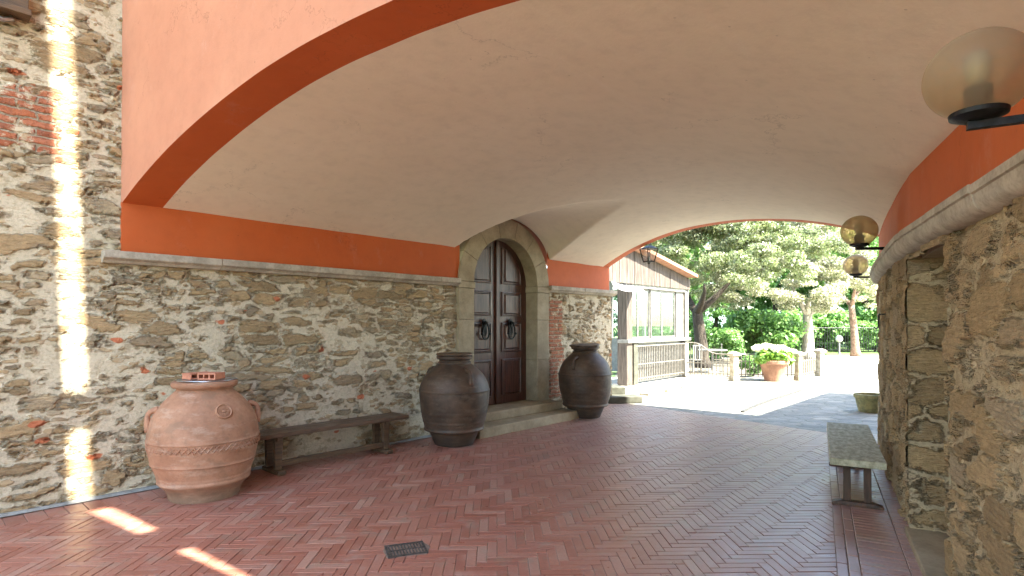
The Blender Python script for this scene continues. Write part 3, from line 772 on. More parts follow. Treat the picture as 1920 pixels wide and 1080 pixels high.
# ------------------------------------------------------------------ jars
def smooth_prof(pts, n=8):
    out = []
    for i in range(len(pts)-1):
        p0 = pts[max(i-1, 0)]; p1 = pts[i]; p2 = pts[i+1]; p3 = pts[min(i+2, len(pts)-1)]
        for k in range(n):
            t = k/n; a = []
            for d in (0, 1):
                a.append(.5*((2*p1[d])+(-p0[d]+p2[d])*t+(2*p0[d]-5*p1[d]+4*p2[d]-p3[d])*t*t+(-p0[d]+3*p1[d]-3*p2[d]+p3[d])*t**3))
            out.append((a[0], a[1]))
    out.append(pts[-1]); return out
def jar_body(ctrl, bands, rimprof, wob=.0, seed=1):
    pr = smooth_prof(ctrl, 10); out = []
    z = [p[1] for p in pr]
    for r, zz in pr:
        add = 0
        for bz, bh, bw in bands: add += bh*math.exp(-((zz-bz)/bw)**2)
        out.append((r+add, zz))
    mb = MB(); mb.lathe(out+rimprof, 72)
    for i, v in enumerate(mb.v):
        f = 1+wob*noise.noise(Vector((v.x*2.2, v.y*2.2, v.z*2.2+seed*7)))
        mb.v[i] = Vector((v.x*f, v.y*f, v.z))
    return mb, pr
def rad_at(pr, z):
    for (r0, z0), (r1, z1) in zip(pr, pr[1:]):
        if z0 <= z <= z1 and z1 > z0: return r0+(r1-r0)*(z-z0)/(z1-z0)
    return pr[-1][0]
def handle(pr, az, z0, z1, out, r, mat, parent):
    pts = []
    for i in range(15):
        u = i/14; z = z0+(z1-z0)*u; rr = rad_at(pr, z)-.012+out*math.sin(math.pi*u)**.8
        zz = z + .05*math.sin(math.pi*u)
        pts.append((rr*math.cos(az), rr*math.sin(az), zz))
    MB().tube(pts, [r*(1.35-.5*math.sin(math.pi*i/14)) for i in range(15)], 10).build('handle', mat, parent, smooth=True)
# terracotta jar
jp = Vector((-2.80, 5.17, 0))
j1 = empty('oil_jar', jp, 0, 'large pale terracotta oil jar with bricks on its lid, left end of the bench', 'jar', 'large clay oil jars')
ctrl = [(.29, 0), (.305, .06), (.345, .13), (.385, .22), (.43, .36), (.452, .50), (.448, .60), (.415, .73), (.345, .84), (.27, .92), (.235, .955)]
rim = [(.228, .965), (.232, .975), (.262, .985), (.272, 1.005), (.268, 1.03), (.25, 1.04), (.225, 1.04), (.21, 1.02), (.2, .97), (.22, .9), (.0, .88)]
mb, pr = jar_body(ctrl, [(.155, .022, .028), (.33, .009, .008), (.535, .009, .007), (.445, .004, .006), (.20, .006, .006)], rim, .035)
body = mb.build('body', M['oldterra'], j1, smooth=True, auto=50)
for az in (-146, 36): handle(pr, R(az), .62, .80, .03, .026, M['oldterra'], j1)
zg = MB(); n = 60
for off in (0, 1):
    pts = []
    for i in range(n+1):
        a = 2*math.pi*i/n; z = .459+.055*(1 if (i+off) % 2 else 0); r_ = rad_at(pr, z)+.003; pts.append((r_*math.cos(a), r_*math.sin(a), z))
    zg.tube(pts[:-1], .007, 5, True)
zg.build('zigzag_band', M['oldterra'], j1)
az = R(-40); zc = .79; r_ = rad_at(pr, zc)
Mm = Matrix.Translation((r_*math.cos(az), r_*math.sin(az), zc)) @ Matrix.Rotation(az, 4, 'Z') @ Matrix.Rotation(R(62), 4, 'Y')
md = MB(); md.lathe([(.068, -.03), (.068, .012), (.062, .018), (.053, .007), (.014, .007), (.014, .016), (0, .018)], 32, Mm)
for k in range(8):
    a = k*math.pi/4; md.add([(.014*math.cos(a), .014*math.sin(a), .006), (.034*math.cos(a+.3), .034*math.sin(a+.3), .019), (.052*math.cos(a), .052*math.sin(a), .009), (.034*math.cos(a-.3), .034*math.sin(a-.3), .019)], [(0, 1, 2, 3)], Mm)
md.build('rosette', M['oldterra'], j1, smooth=True, auto=30)
# sheet and bricks on the jar
lid = empty('metal_lid', jp+Vector((.0, 0, 1.042)), R(-8), 'thin grey metal sheet lying on the terracotta jar under two bricks', 'lid')
mb = MB(); pl = [(-.22, -.10), (-.12, -.2), (.13, -.2), (.25, -.07), (.23, .12), (.1, .21), (-.14, .2), (-.24, .06)]
mb.prismz(pl, 0, .006); mb.build('sheet', M['steel'], lid, bevel=.002)
mb = MB(); mb.tube([(x, y, .004) for x, y in pl], .005, 6, True); mb.build('rolled_edge', M['steel'], lid, smooth=True)
def hollow_brick(loc, rz, L, W, H, label):
    e = empty('hollow_brick', loc, rz, label, 'brick', 'bricks weighing down the jar lid')
    mb = MB(); t = .012; n = 3
    mb.box(-L/2, L/2, -W/2, W/2, 0, t); mb.box(-L/2, L/2, -W/2, W/2, H-t, H)
    for i in range(n+1):
        x = -L/2+(L-t)*i/n; mb.box(x, x+t, -W/2+.001, W/2-.001, t, H-t)
    mb.build('shell', M['bricklet'], e, bevel=.002)
    mb = MB(); mb.box(-L/2+t, L/2-t, W/2-.02, W/2-.004, t, H-t); mb.build('web', M['bricklet'], e)
hollow_brick(jp+Vector((-.085, .03, 1.052)), R(62), .22, .13, .055, 'solid looking weathered red brick on the lid, left one of the pair')
hollow_brick(jp+Vector((.065, -.02, 1.052)), R(-6), .17, .15, .058, 'red hollow brick with three open holes facing out, right one on the lid')
# dark jars
c2 = [(.25, 0), (.27, .04), (.325, .17), (.365, .19), (.40, .30), (.44, .48), (.455, .66), (.44, .76), (.385, .88), (.29, .98), (.215, 1.04), (.195, 1.07)]
rim2 = [(.195, 1.085), (.21, 1.095), (.235, 1.105), (.238, 1.135), (.225, 1.145), (.2, 1.145), (.19, 1.13), (.18, 1.08), (.19, 1.03), (0, 1.0)]
def dark_jar(px, py, label, sc, lidkind, azs, Y):
    c = Vector(((px-960)*Y/F, Y, 0))
    e = empty('oil_jar', c, 0, label, 'jar', 'large clay oil jars')
    mb, pr = jar_body(c2, [(.20, .02, .02), (.42, .007, .006), (.36, .006, .006), (.70, .010, .008), (.30, .005, .006), (1.06, .016, .012)], rim2, .04, seed=px)
    b = mb.build('body', M['olddark'], e, smooth=True, auto=50)
    for a in azs: handle(pr, R(a), .80, .97, .045, .026, M['olddark'], e)
    e.scale = (sc[0], sc[0], sc[1])
    return e, c
e2, c_ = dark_jar(852, 838, 'dark brown oil jar with a wooden lid, left of the arched door', (1.0, 1.0), 0, (-55, 150), 7.38)
e3, c3_ = dark_jar(1097, 784, 'dark brown oil jar with a cracked stone lid, right of the arched door', (.98, 1.03), 1, (-125, 50), 9.52)
lid2 = MB(); lid2.lathe([(0, 0), (.225, 0), (.235, .008), (.235, .022), (.225, .03), (0, .03)], 40)
o = lid2.build('jar_lid', M['benchwood'], None, smooth=True, auto=40); o.location = c_+Vector((0, 0, 1.146))
tag(o, 'round brown wooden lid lying on the left dark jar', 'lid')
pl = [(.25*math.cos(a)*(1+.12*math.sin(3*a+1)), .25*math.sin(a)*(1+.08*math.sin(5*a))) for a in [2*math.pi*i/26 for i in range(26)]]
o = MB().prismz(pl, 0, .028).build('jar_lid', M['darkclay'], None, bevel=.005); o.location = c3_+Vector((.0, 0, 1.182)); o.rotation_euler = (R(2), R(-3), .4)
tag(o, 'dark irregular stone slab lying as a lid on the far jar', 'lid')

# ------------------------------------------------------------------ benches
bl = empty('wooden_bench', ST(.28, 2.0, 0), PA, 'long brown wooden trestle bench against the left stone wall between two jars', 'bench')
L = 1.84
mb = MB(); mb.box(-L/2, L/2, -.17, -.004, .385, .43); mb.box(-L/2+.012, L/2, .0, .16, .386, .429); mb.build('seat', M['benchtop'], bl, bevel=.007)
for x in (-.70, .62):
    mb = MB(); 
    mb.prism([(x-.035, .05), (x+.035, .05), (x+.045, .385), (x-.045, .385)], -.125, -.07)
    mb.build('leg', M['benchwood'], bl, bevel=.005)
    mb = MB(); mb.prism([(x-.035, .05), (x+.035, .05), (x+.045, .385), (x-.045, .385)], .07, .125); mb.build('leg', M['benchwood'], bl, bevel=.005)
    mb = MB(); mb.prismz([(x-.045, -.2), (x+.045, -.2), (x+.045, .18), (x-.045, .18)], 0, .05); mb.build('foot', M['benchwood'], bl, bevel=.01)
    mb = MB(); mb.box(x-.03, x+.03, -.15, .15, .345, .384); mb.build('cross_rail', M['benchwood'], bl, bevel=.005)
mb = MB(); mb.box(-.665, .585, -.115, -.08, .075, .135); mb.build('stretcher', M['benchwood'], bl, bevel=.005)
br = empty('wooden_bench', RM() @ Vector((2.33, .31, 0)), RA, 'short bench with a pale lichened top beside the right stone wall', 'bench')
mb = MB(); mb.box(-.98, 1.0, -.20, .205, .365, .425); mb.build('seat', M['mossytop'], br, bevel=.008)
for x in (-.80, .72):
    for y in (-.075, .075):
        MB().box(x-.025, x+.025, y-.028, y+.028, .04, .345).build('leg', M['legwood'], br, bevel=.005)
    MB().box(x-.03, x+.03, -.12, .12, .3455, .3645).build('cross_rail', M['legwood'], br, bevel=.004)
    mb = MB(); mb.add([(x-.045, -.19, 0), (x+.045, -.19, 0), (x+.045, .19, 0), (x-.045, .19, 0), (x-.045, -.19, .018), (x+.045, -.19, .018), (x+.045, .19, .018), (x-.045, .19, .018), (x-.035, -.12, .0395), (x+.035, -.12, .0395), (x+.035, .12, .0395), (x-.035, .12, .0395)],
       [(3, 2, 1, 0)]+[(l+k, l+(k+1) % 4, l+4+(k+1) % 4, l+4+k) for l in (0, 4) for k in range(4)]+[(8, 9, 10, 11)]); mb.build('foot', M['legwood'], br, bevel=.004)

# ------------------------------------------------------------------ globe lamps
def globe_lamp(c, wallpt, label, D=.30):
    e = empty('globe_lamp', c, 0, label, 'wall lamp', 'amber globe lamps on the right wall')
    Rg = D/2; d = Vector(wallpt)-Vector(c); d.z = 0; L = d.length; a = math.atan2(d.y, d.x)
    prof = [(Rg*math.sin(R(t)), -Rg*math.cos(R(t))*.93) for t in range(27, 181, 5)]; prof = [(max(r, .001), z) for r, z in prof]
    mb = MB(); n = 40; vs = [(r*math.cos(2*math.pi*k/n), r*math.sin(2*math.pi*k/n), z) for r, z in prof for k in range(n)]
    mb.add(vs, [(i*n+k, i*n+(k+1) % n, (i+1)*n+(k+1) % n, (i+1)*n+k) for i in range(len(prof)-1) for k in range(n)])
    mb.build('globe', M['globe'], e, smooth=True)
    zb = -Rg*math.cos(R(27))*.93
    mb = MB(); mb.lathe([(.03, zb-.022), (.05, zb-.02), (.078, zb-.008), (.08, zb+.004), (.074, zb+.012), (.04, zb+.014)], 32); mb.build('collar', M['iron'], e, smooth=True, auto=40)
    mb = MB(); mb.lathe([(.038, zb+.012), (.038, zb+.085), (.03, zb+.09)], 24); mb.build('lamp_holder', M['iron'], e, smooth=True, auto=40)
    mb = MB(); mb.lathe([(.02, zb+.09), (.034, zb+.12), (.04, zb+.16), (.03, zb+.195), (.004, zb+.21)], 20); mb.build('bulb', M['bulb'], e, smooth=True)
    mb = MB(); ca, sa = math.cos(a), math.sin(a)
    mb.bar((-.03*ca, -.03*sa, zb-.036), (L*ca, L*sa, zb-.036), .028, .024)
    mb.build('arm', M['iron'], e)
    mb = MB(); mb.box(L-.012, L+.0, -.03, .03, zb-.085, zb+.01, Matrix.Rotation(a, 4, 'Z')); mb.build('wall_plate', M['iron'], e)
RMi = RM().inverted()
def wall_foot(c):
    q = RMi @ Vector(c); x = q.x
    return RM() @ Vector((x, rpath_y(x)-.004, 0))
c = atpx(1838, 140, 1.83); globe_lamp(c, wall_foot(c), 'nearest and largest amber globe lamp, top right on its black bracket')
c = atpx(1612, 433, 5.15); globe_lamp(c, wall_foot(c)+Vector((.12, .1, 0)), 'middle amber globe lamp, just above the end of the cornice')
c = atpx(1605, 497, 7.55); globe_lamp(c, RM() @ Vector((4.95, -.24, 0)), 'farthest and palest globe lamp, seen against the trees')

# wall hook on the right wall
hk = empty('iron_hook', RM() @ Vector((2.62, 0.01, 1.62)), RA, 'small rusty iron hook on the right wall below the cornice', 'hook')
mb = MB(); mb.tube([(-.09, .0, .03), (-.09, .05, .03), (.09, .05, .03), (.09, 0, .03)], .007, 6); mb.build('bar', M['iron'], hk)
for x in (-.02, .03):
    mb = MB(); mb.tube([(x, .05, .03), (x, .055, -.1), (x, .075, -.12), (x, .09, -.1)], .006, 6); mb.build('prong', M['iron'], hk)

# drain grate
gc = ground(762, 1029); gr = empty('drain_grate', (gc.x, gc.y, .002), R(20), 'small square metal drain grate set in the brick floor', 'drain')
mb = MB(); w, d = .135, .105; t = .016
mb.box(-w, w, -d, -d+t, -.01, .006); mb.box(-w, w, d-t, d, -.01, .006); mb.box(-w, -w+t, -d+t, d-t, -.01, .006); mb.box(w-t, w, -d+t, d-t, -.01, .006); mb.build('frame', M['drain'], gr)
mb = MB()
for i in range(11): x = -w+t+.006+i*(2*w-2*t-.012)/10.6; mb.box(x, x+.009, -d+t, d-t, -.008, .005)
mb.box(-w+t, w-t, -.006, .006, -.008, .0042)
mb.build('bars', M['drain'], gr)
o = MB().prismz([(-.14, -.10), (.12, -.12), (.17, .0), (.13, .11), (-.12, .12), (-.15, .03)], -.006, .0004).build('cement_patch', M['joint'], gr)

# lantern hanging in the far arch
lp = atpx(1217, 475, 10.45); ln = empty('hanging_lantern', lp, R(25), 'black iron lantern with clear panes hanging in the far arch', 'lantern')
def frustum(mb, r0, z0, r1, z1, n=4, cap=True):
    vs = [(r0*math.cos(math.pi/4+2*math.pi*k/n), r0*math.sin(math.pi/4+2*math.pi*k/n), z0) for k in range(n)]+[(r1*math.cos(math.pi/4+2*math.pi*k/n), r1*math.sin(math.pi/4+2*math.pi*k/n), z1) for k in range(n)]
    mb.add(vs, [(k, (k+1) % n, (k+1) % n+n, k+n) for k in range(n)]+([list(range(n-1, -1, -1)), list(range(n, 2*n))] if cap else []))
mb = MB(); frustum(mb, .165, .09, .05, .15); frustum(mb, .17, .08, .17, .0895); frustum(mb, .05, .165, .02, .20); mb.build('cap', M['iron'], ln)
mb = MB()
for k in range(4):
    a = math.pi/4+k*math.pi/2; mb.bar((.10*math.cos(a), .10*math.sin(a), -.15), (.165*math.cos(a), .165*math.sin(a), .08), .018)
    b = a+math.pi/2; mb.bar((.10*math.cos(a), .10*math.sin(a), -.15), (.10*math.cos(b), .10*math.sin(b), -.15), .014)
frustum(mb, .10, -.165, .105, -.15); frustum(mb, .012, -.2, .03, -.165)
mb.build('frame', M['iron'], ln)
mb = MB(); frustum(mb, .096, -.148, .16, .078, cap=False); mb.build('pane', M['lantern_glass'], ln)
mb = MB(); mb.lathe([(.02, -.15), (.02, -.07), (.014, -.06)], 12); mb.build('candle_holder', M['bulb'], ln)
mb = MB(); mb.tube([(0, 0, .19), (0, 0, .42)], .008, 6); mb.build('chain', M['iron'], ln)

# wooden bracket with pipe, top left
br_ = ST(.0, -.70, 4.06); wb = empty('shutter_corner', br_, PA, 'reddish wooden window shutter corner jutting from the wall at top left', 'shutter')
mb = MB(); mb.box(-.7, .045, -.16, .02, .0, .05); mb.box(-.7, .03, -.12, .02, .052, .5); mb.build('frame', M['benchwood'], wb, bevel=.006)
mb = MB(); mb.tube([(-.7, -.05, -.05), (-.12, -.05, -.05), (-.06, -.05, -.02)], .022, 10); mb.build('pipe', M['steel'], wb, smooth=True)

# ------------------------------------------------------------------ outside: steps, pavilion
def slab(name, a, b, depth, z0, z1, mat, label=None, cat=None, bev=.01, parent=None):
    a = Vector((a.x, a.y, 0)); b = Vector((b.x, b.y, 0)); d = b-a; L = d.length; an = math.atan2(d.y, d.x)
    o = MB().box(0, L, 0, depth, z0, z1).build(name, mat, parent, bevel=bev); o.location = a; o.rotation_euler = (0, 0, an)
    if label: tag(o, label, cat)
    return o
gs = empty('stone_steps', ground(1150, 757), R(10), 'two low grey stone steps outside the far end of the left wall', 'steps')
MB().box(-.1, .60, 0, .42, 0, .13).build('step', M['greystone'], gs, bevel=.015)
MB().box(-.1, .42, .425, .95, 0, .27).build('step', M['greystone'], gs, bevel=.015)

V0 = ground(1176, 722); V1 = ground(1286, 705)
dv = (V1-V0).normalized(); VA = math.atan2(dv.y, dv.x); VL = (V1-V0).length
pv = empty('garden_pavilion', (V0.x, V0.y, 0), VA, 'glazed pavilion with silvered board gable and white window frames beyond the arch', 'pavilion')
zsill, zwt, = 1.16, 2.50
def vx(px):   # position along the pavilion front for a photo column
    q = (px-960)/F; return (q*V0.y-V0.x)/(dv.x-q*dv.y)
MB().box(-.12, .16, -.06, .22, 0, 2.6).build('post', M['greywood'], pv, bevel=.01)
MB().box(.20, .42, -.08, .12, 0, 1.06).build('post', M['greystone'], pv, bevel=.01)
MB().box(VL-.16, VL+.06, -.06, .2, 0, 2.6).build('post', M['white'], pv, bevel=.01)
MB().box(-.14, VL+.1, -.12, .2, 1.07, 1.16).build('sill', M['white'], pv, bevel=.008)
MB().box(.42, VL-.16, .05, .11, .02, 1.06).build('lower_panel', M['greypanel'], pv)
MB().box(-.14, VL+.1, -.06, .16, 2.50, 2.58).build('head_beam', M['white'], pv)
xs = [.16, .72, 1.28, 1.95, VL-.17]
xs = [vx(1172), vx(1197), vx(1220), vx(1242), vx(1268)]
for i in range(4):
    a, b = xs[i]+.01, xs[i+1]-.01; yy = .03 if i % 2 else .0
    mb = MB(); t = .03
    mb.box(a, b, yy, yy+.04, zsill+.002, zsill+.06); mb.box(a, b, yy, yy+.04, 2.44, 2.498); mb.box(a, a+t, yy+.001, yy+.039, zsill+.06, 2.44); mb.box(b-t, b, yy+.001, yy+.039, zsill+.06, 2.44)
    w = mb.build('window', M['white'], pv)
    MB().box(a+t, b-t, yy+.016, yy+.022, zsill+.06, 2.44).build('pane', M['pane'], w)
MB().box(xs[-1]+.01, VL-.165, .0, .05, zsill, 2.5).build('wall_panel', M['white'], pv)
# gable of vertical boards
def gz(x): return 2.90+(VL+.1-x)*.16
mb = MB(); x = -1.5; rg = random.Random(4)
while x < VL+.05:
    w = rg.uniform(.13, .2); x2 = min(x+w, VL+.08); j = rg.uniform(-.006, .006)
    mb.prism([(x+.004, 2.585+rg.uniform(-.0, .0)), (x2-.004, 2.585), (x2-.004, gz(x2)), (x+.004, gz(x))], -.10+j, -.075+j); x = x2
mb.build('gable_boards', M['greywood'], pv)
mb = MB(); mb.add([(-1.5, -.35, gz(-1.5)+.03), (VL+.08, -.35, gz(VL+.08)+.03), (VL+.08, 2.8, gz(VL+.08)+.03), (-1.5, 2.8, gz(-1.5)+.03),
                   (-1.5, -.35, gz(-1.5)+.12), (VL+.08, -.35, gz(VL+.08)+.12), (VL+.08, 2.8, gz(VL+.08)+.12), (-1.5, 2.8, gz(-1.5)+.12)],
                  [(0, 3, 2, 1), (4, 5, 6, 7), (0, 1, 5, 4), (1, 2, 6, 5), (2, 3, 7, 6), (3, 0, 4, 7)]); mb.build('roof', M['tile'], pv)
MB().box(VL, VL+.05, .2, 2.6, 0, 1.1).build('side_wall', M['white'], pv)
mb = MB()
for y in (1.4, 2.6): mb.box(VL-.04, VL+.04, y-.05, y+.05, 1.1, 2.95)
mb.box(VL-.03, VL+.03, .2, 2.65, 2.5, 2.58); mb.build('side_frame', M['white'], pv)
# canvas awning above the entrance
aw = MB(); n = 10
c00, c10, c01, c11 = atpx(1146, 526, 14.0), atpx(1184, 535, 14.9), atpx(1150, 537, 12.9), atpx(1208, 546, 13.9)
for i in range(n+1):
    u = i/n
    for j in range(7):
        v = j/6; p = (c00*(1-u)+c10*u)*(1-v)+(c01*(1-u)+c11*u)*v
        p = p+Vector((0, 0, -.05*math.sin(u*math.pi)*(.3+v)+.015*math.sin(v*9+u*7))); aw.v.append(p)
aw.f = [[i*7+j, i*7+j+1, (i+1)*7+j+1, (i+1)*7+j] for i in range(n) for j in range(6)]
aw.v = [p-c00 for p in aw.v]
o = aw.build('awning', M['canvas'], None, smooth=True); o.location = c00
m_ = o.modifiers.new('thick', 'SOLIDIFY'); m_.thickness = .012
tag(o, 'sagging white canvas awning beside the pavilion entrance', 'awning')

# iron railings
def railing(name, a, b, ha, hb, label, cat='fence', sp=.105, mat=None, curve=False, thick=.02, parent=None):
    a = Vector((a.x, a.y, 0)); b = Vector((b.x, b.y, 0)); d = b-a; L = d.length; an = math.atan2(d.y, d.x)
    e = empty(name, a, an, label, cat)
    H = (lambda u: hb+(ha-hb)*(1/(1+math.exp((u-.42)*13)))) if curve else (lambda u: ha+(hb-ha)*u)
    mb = MB(); n = int(L/sp)
    for i in range(n+1):
        u = i/n; mb.box(u*L-thick/2, u*L+thick/2, -thick/2, thick/2, .08, H(u))
    mb.build('bars', mat, e)
    pts = [(u*L, 0, H(u)) for u in [k/30 for k in range(31)]]
    MB().tube(pts, .02, 6).build('top_rail', mat, e)
    for z in (.13,)+((.5,) if not curve else (.42,)): MB().box(0, L, -.011, .011, z, z+.022).build('rail', mat, e)
    return e
railing('iron_railing', V0+dv*.42-Vector((.02, .12, 0)), V0+dv*(VL-.16)-Vector((.02, .12, 0)), .98, .98, 'straight iron railing before the lower panel of the pavilion', mat=M['greyiron'], sp=.095)
p1 = ground(1288, 707); p2 = ground(1371, 711)
railing('iron_railing', p1, p2, 1.02, .70, 'iron railing whose top sweeps down in a curve beside the pavilion', mat=M['greyiron'], curve=True, sp=.10)
p3 = ground(1382, 711); p4 = ground(1492, 712)
railing('iron_railing', p3, p4, .70, .72, 'low iron railing behind the potted hydrangea', mat=M['greyiron'], sp=.11)
p5 = ground(1502, 711); p6 = ground(1533, 703)
railing('iron_railing', p5, p6, .72, .76, 'short iron railing between the two rightmost stone posts', mat=M['greyiron'], sp=.22)
def stone_post(p, h, label, w=.13, round_=False):
    e = empty('stone_post', p, R(20), label, 'post', 'stone posts of the garden railing')
    mb = MB(); mb.lathe([(w*.62, 0), (w*.62, .1), (w*.5, .14), (w*.46, h*.5), (w*.52, h-.14), (w*.52, h-.12)], 4 if not round_ else 12, a0=math.pi/4); mb.build('shaft', M['oldstone'], e, bevel=.01)
    mb = MB(); mb.lathe([(w*.6, h-.119), (w*.8, h-.10), (w*.8, h-.05), (w*.5, h-.02), (w*.3, h)], 4 if not round_ else 12, a0=math.pi/4); mb.build('cap', M['oldstone'], e, bevel=.008)
stone_post(ground(1376, 714), .80, 'squat stone post ending the swept railing, left of the potted hydrangea', .24)
stone_post(ground(1497, 713), .80, 'stone post just right of the potted hydrangea', .22)
stone_post(ground(1537, 705), .82, 'rightmost stone post at the end of the low railing', .24)
# kerb stones
kb = empty('stone_kerb', (0, 0, 0), 0, 'low edging of flat stones in front of the pavilion railing', 'kerb')
for i, (pa, pb_) in enumerate((((1216, 742), (1248, 734)), ((1252, 735), (1276, 727)), ((1278, 727), (1303, 721)))):
    slab('kerb_stone', ground(*pa), ground(*pb_), .22, 0, .055, M['oldstone'], parent=kb)
mb = MB(); pts = [ground(1391, 773), ground(1420, 760), ground(1450, 749), ground(1480, 740), ground(1500, 733)]
for a, b in zip(pts, pts[1:]): mb.bar((a.x, a.y, .002), (b.x, b.y, .002), .06, .05)
tag(mb.build('path_edging', M['drain']), kind='structure')

# terracotta pot with hydrangea
pc = ground(1450, 714); pc.z = 0
pot = empty('flower_pot', pc, 0, 'big terracotta pot holding the white hydrangea by the railing', 'pot')
mb = MB(); mb.lathe([(.235, 0), (.26, .1), (.345, .45), (.36, .47), (.40, .48), (.405, .56), (.39, .57), (.36, .565), (.34, .50), (0, .50)], 40); mb.build('vessel', M['terracotta'], pot, smooth=True, auto=35)
MB().lathe([(.34, .505), (.30, .53), (.1, .55), (0, .55)], 24).build('soil', M['soil'], pot)
def leaf_cloud(mb, centers, n, size, rng, flat=.0, quadshape=(1, .5), shell=.55):
    """many leaf sized quads through several blobs"""
    tot = sum(r[0]*r[1]*r[2] for c, r in centers)
    for c, r in centers:
        k = int(n*r[0]*r[1]*r[2]/tot)
        for _ in range(k):
            d = Vector((rng.gauss(0, 1), rng.gauss(0, 1), rng.gauss(0, 1))).normalized()
            q = shell+(1-shell)*rng.random() if rng.random() < .8 else rng.random()
            p = Vector((c[0]+d.x*r[0]*q, c[1]+d.y*r[1]*q, c[2]+d.z*r[2]*q))
            nn = (d*.8+Vector((rng.gauss(0, .6), rng.gauss(0, .6), rng.gauss(0, .6)+.35))).normalized()
            a = nn.orthogonal().normalized(); a = Matrix.Rotation(rng.random()*6.28, 3, nn) @ a; b = nn.cross(a)
            s = size*rng.uniform(.6, 1.3); u = a*s*quadshape[0]; v = b*s*quadshape[1]
            i0 = len(mb.v); mb.v += [p-u, p-v, p+u, p+v]; mb.f.append([i0, i0+1, i0+2, i0+3])
def raw(mb, name, mat, parent=None):
    me = bpy.data.meshes.new(name); me.from_pydata([tuple(v) for v in mb.v], [], mb.f); me.update(); me.materials.append(mat)
    o = bpy.data.objects.new(name, me); col.objects.link(o)
    if parent: o.parent = parent
    return o
rng = random.Random(12)
hy = empty('hydrangea', pc+Vector((0, 0, .55)), 0, 'hydrangea with big white flower heads growing in the terracotta pot', 'plant')
mb = MB(); leaf_cloud(mb, [((0, 0, .12), (.50, .46, .24)), ((-.3, -.1, .08), (.26, .26, .2)), ((.3, 0, .1), (.26, .26, .2))], 1100, .085, rng, shell=.4, quadshape=(1, .6)); raw(mb, 'foliage', M['leaf_hyd'], hy)
mb = MB()
for k in range(9):
    a = k*.7; mb.tube([(0, 0, -.02), (.2*math.cos(a), .2*math.sin(a), .15), (.38*math.cos(a), .38*math.sin(a), .28)], .008, 5)
mb.build('stems', M['leaf_hyd'], hy)
for k in range(24):
    a = rng.random()*6.28; q = math.sqrt(rng.random())*.5; x, y = q*math.cos(a)*1.15, q*math.sin(a)*.95
    z = .40-.55*q*q+rng.uniform(-.03, .05)
    mb = MB(); leaf_cloud(mb, [((x, y, z), (.11, .11, .07))], 110, .026, rng, shell=.85, quadshape=(1, .9)); raw(mb, 'flower_head', M['petal'], hy)
# stone tub by the corner
tc = ground(1640, 775); tb = empty('stone_tub', Vector((tc.x+.05, tc.y+.2, 0)), 0, 'mossy yellowish stone tub half hidden behind the rounded wall corner', 'tub')
mb = MB(); mb.lathe([(.19, 0), (.20, .04), (.245, .24), (.265, .25), (.265, .31), (.235, .315), (.21, .25), (0, .24)], 28); mb.build('vessel', M['tubstone'], tb, smooth=True, auto=35)
MB().lathe([(.21, .245), (.1, .275), (0, .28)], 16).build('soil', M['soil'], tb)

# garden lamp, far fence
gl = ground(1573, 664); le = empty('garden_lamp', (gl.x, gl.y, 0), 0, 'pale post lamp with a white globe at the edge of the lawn', 'garden lamp')
MB().lathe([(.09, 0), (.06, .05), (.045, .1), (.045, .6), (.07, .62)], 14).build('post', M['white'], le, smooth=True, auto=40)
MB().lathe([(.02, .62), (.12, .66), (.17, .76), (.16, .86), (.1, .95), (.01, .98)], 20).build('globe', M['milkglass'], le, smooth=True)
f0 = ground(1340, 668); f1 = ground(1478, 661); f2 = Vector((22.0, 31.5, 0))
railing('iron_fence', Vector((9.0, 26, 0)), Vector((15.6, 31.4, 0)), 1.35, 1.35, 'tall dark iron fence before the wood, left part behind the pale trunk', mat=M['iron'], sp=.14, thick=.022)
railing('iron_fence', Vector((15.7, 31.5, 0)), Vector((27, 31.2, 0)), 1.35, 1.35, 'tall dark iron fence before the wood, right part behind the garden lamp', mat=M['iron'], sp=.14, thick=.022)

# garden furniture behind the railing
def garden_chair(p, rz, label):
    e = empty('garden_chair', p, rz, label, 'chair', 'white garden chairs behind the railing')
    MB().box(-.21, .21, -.2, .2, .41, .44).build('seat', M['white'], e, bevel=.01)
    for x in (-.19, .17):
        for y in (-.18, .16): MB().box(x, x+.03, y, y+.03, 0, .41).build('leg', M['white'], e)
    mb = MB()
    for i in range(5): mb.box(-.2+i*.093, -.17+i*.093, .18, .205, .44, .86)
    mb.box(-.215, .215, .176, .209, .8605, .90); mb.build('backrest', M['white'], e)
    return e
garden_chair(Vector((5.75, 18.0, 0)), R(-150), 'white slatted garden chair behind the swept railing, left of the table')
garden_chair(Vector((7.1, 18.6, 0)), R(70), 'white slatted garden chair behind the swept railing, right of the table')
te = empty('garden_table', (6.45, 18.2, 0), 0, 'round white garden table behind the swept railing', 'table')
MB().lathe([(.45, .70), (.46, .71), (.46, .73), (.45, .74)], 28).build('tabletop', M['white'], te)
MB().lathe([(.22, 0), (.2, .03), (.04, .06), (.035, .69), (.1, .699)], 16).build('pedestal', M['white'], te, smooth=True, auto=40)

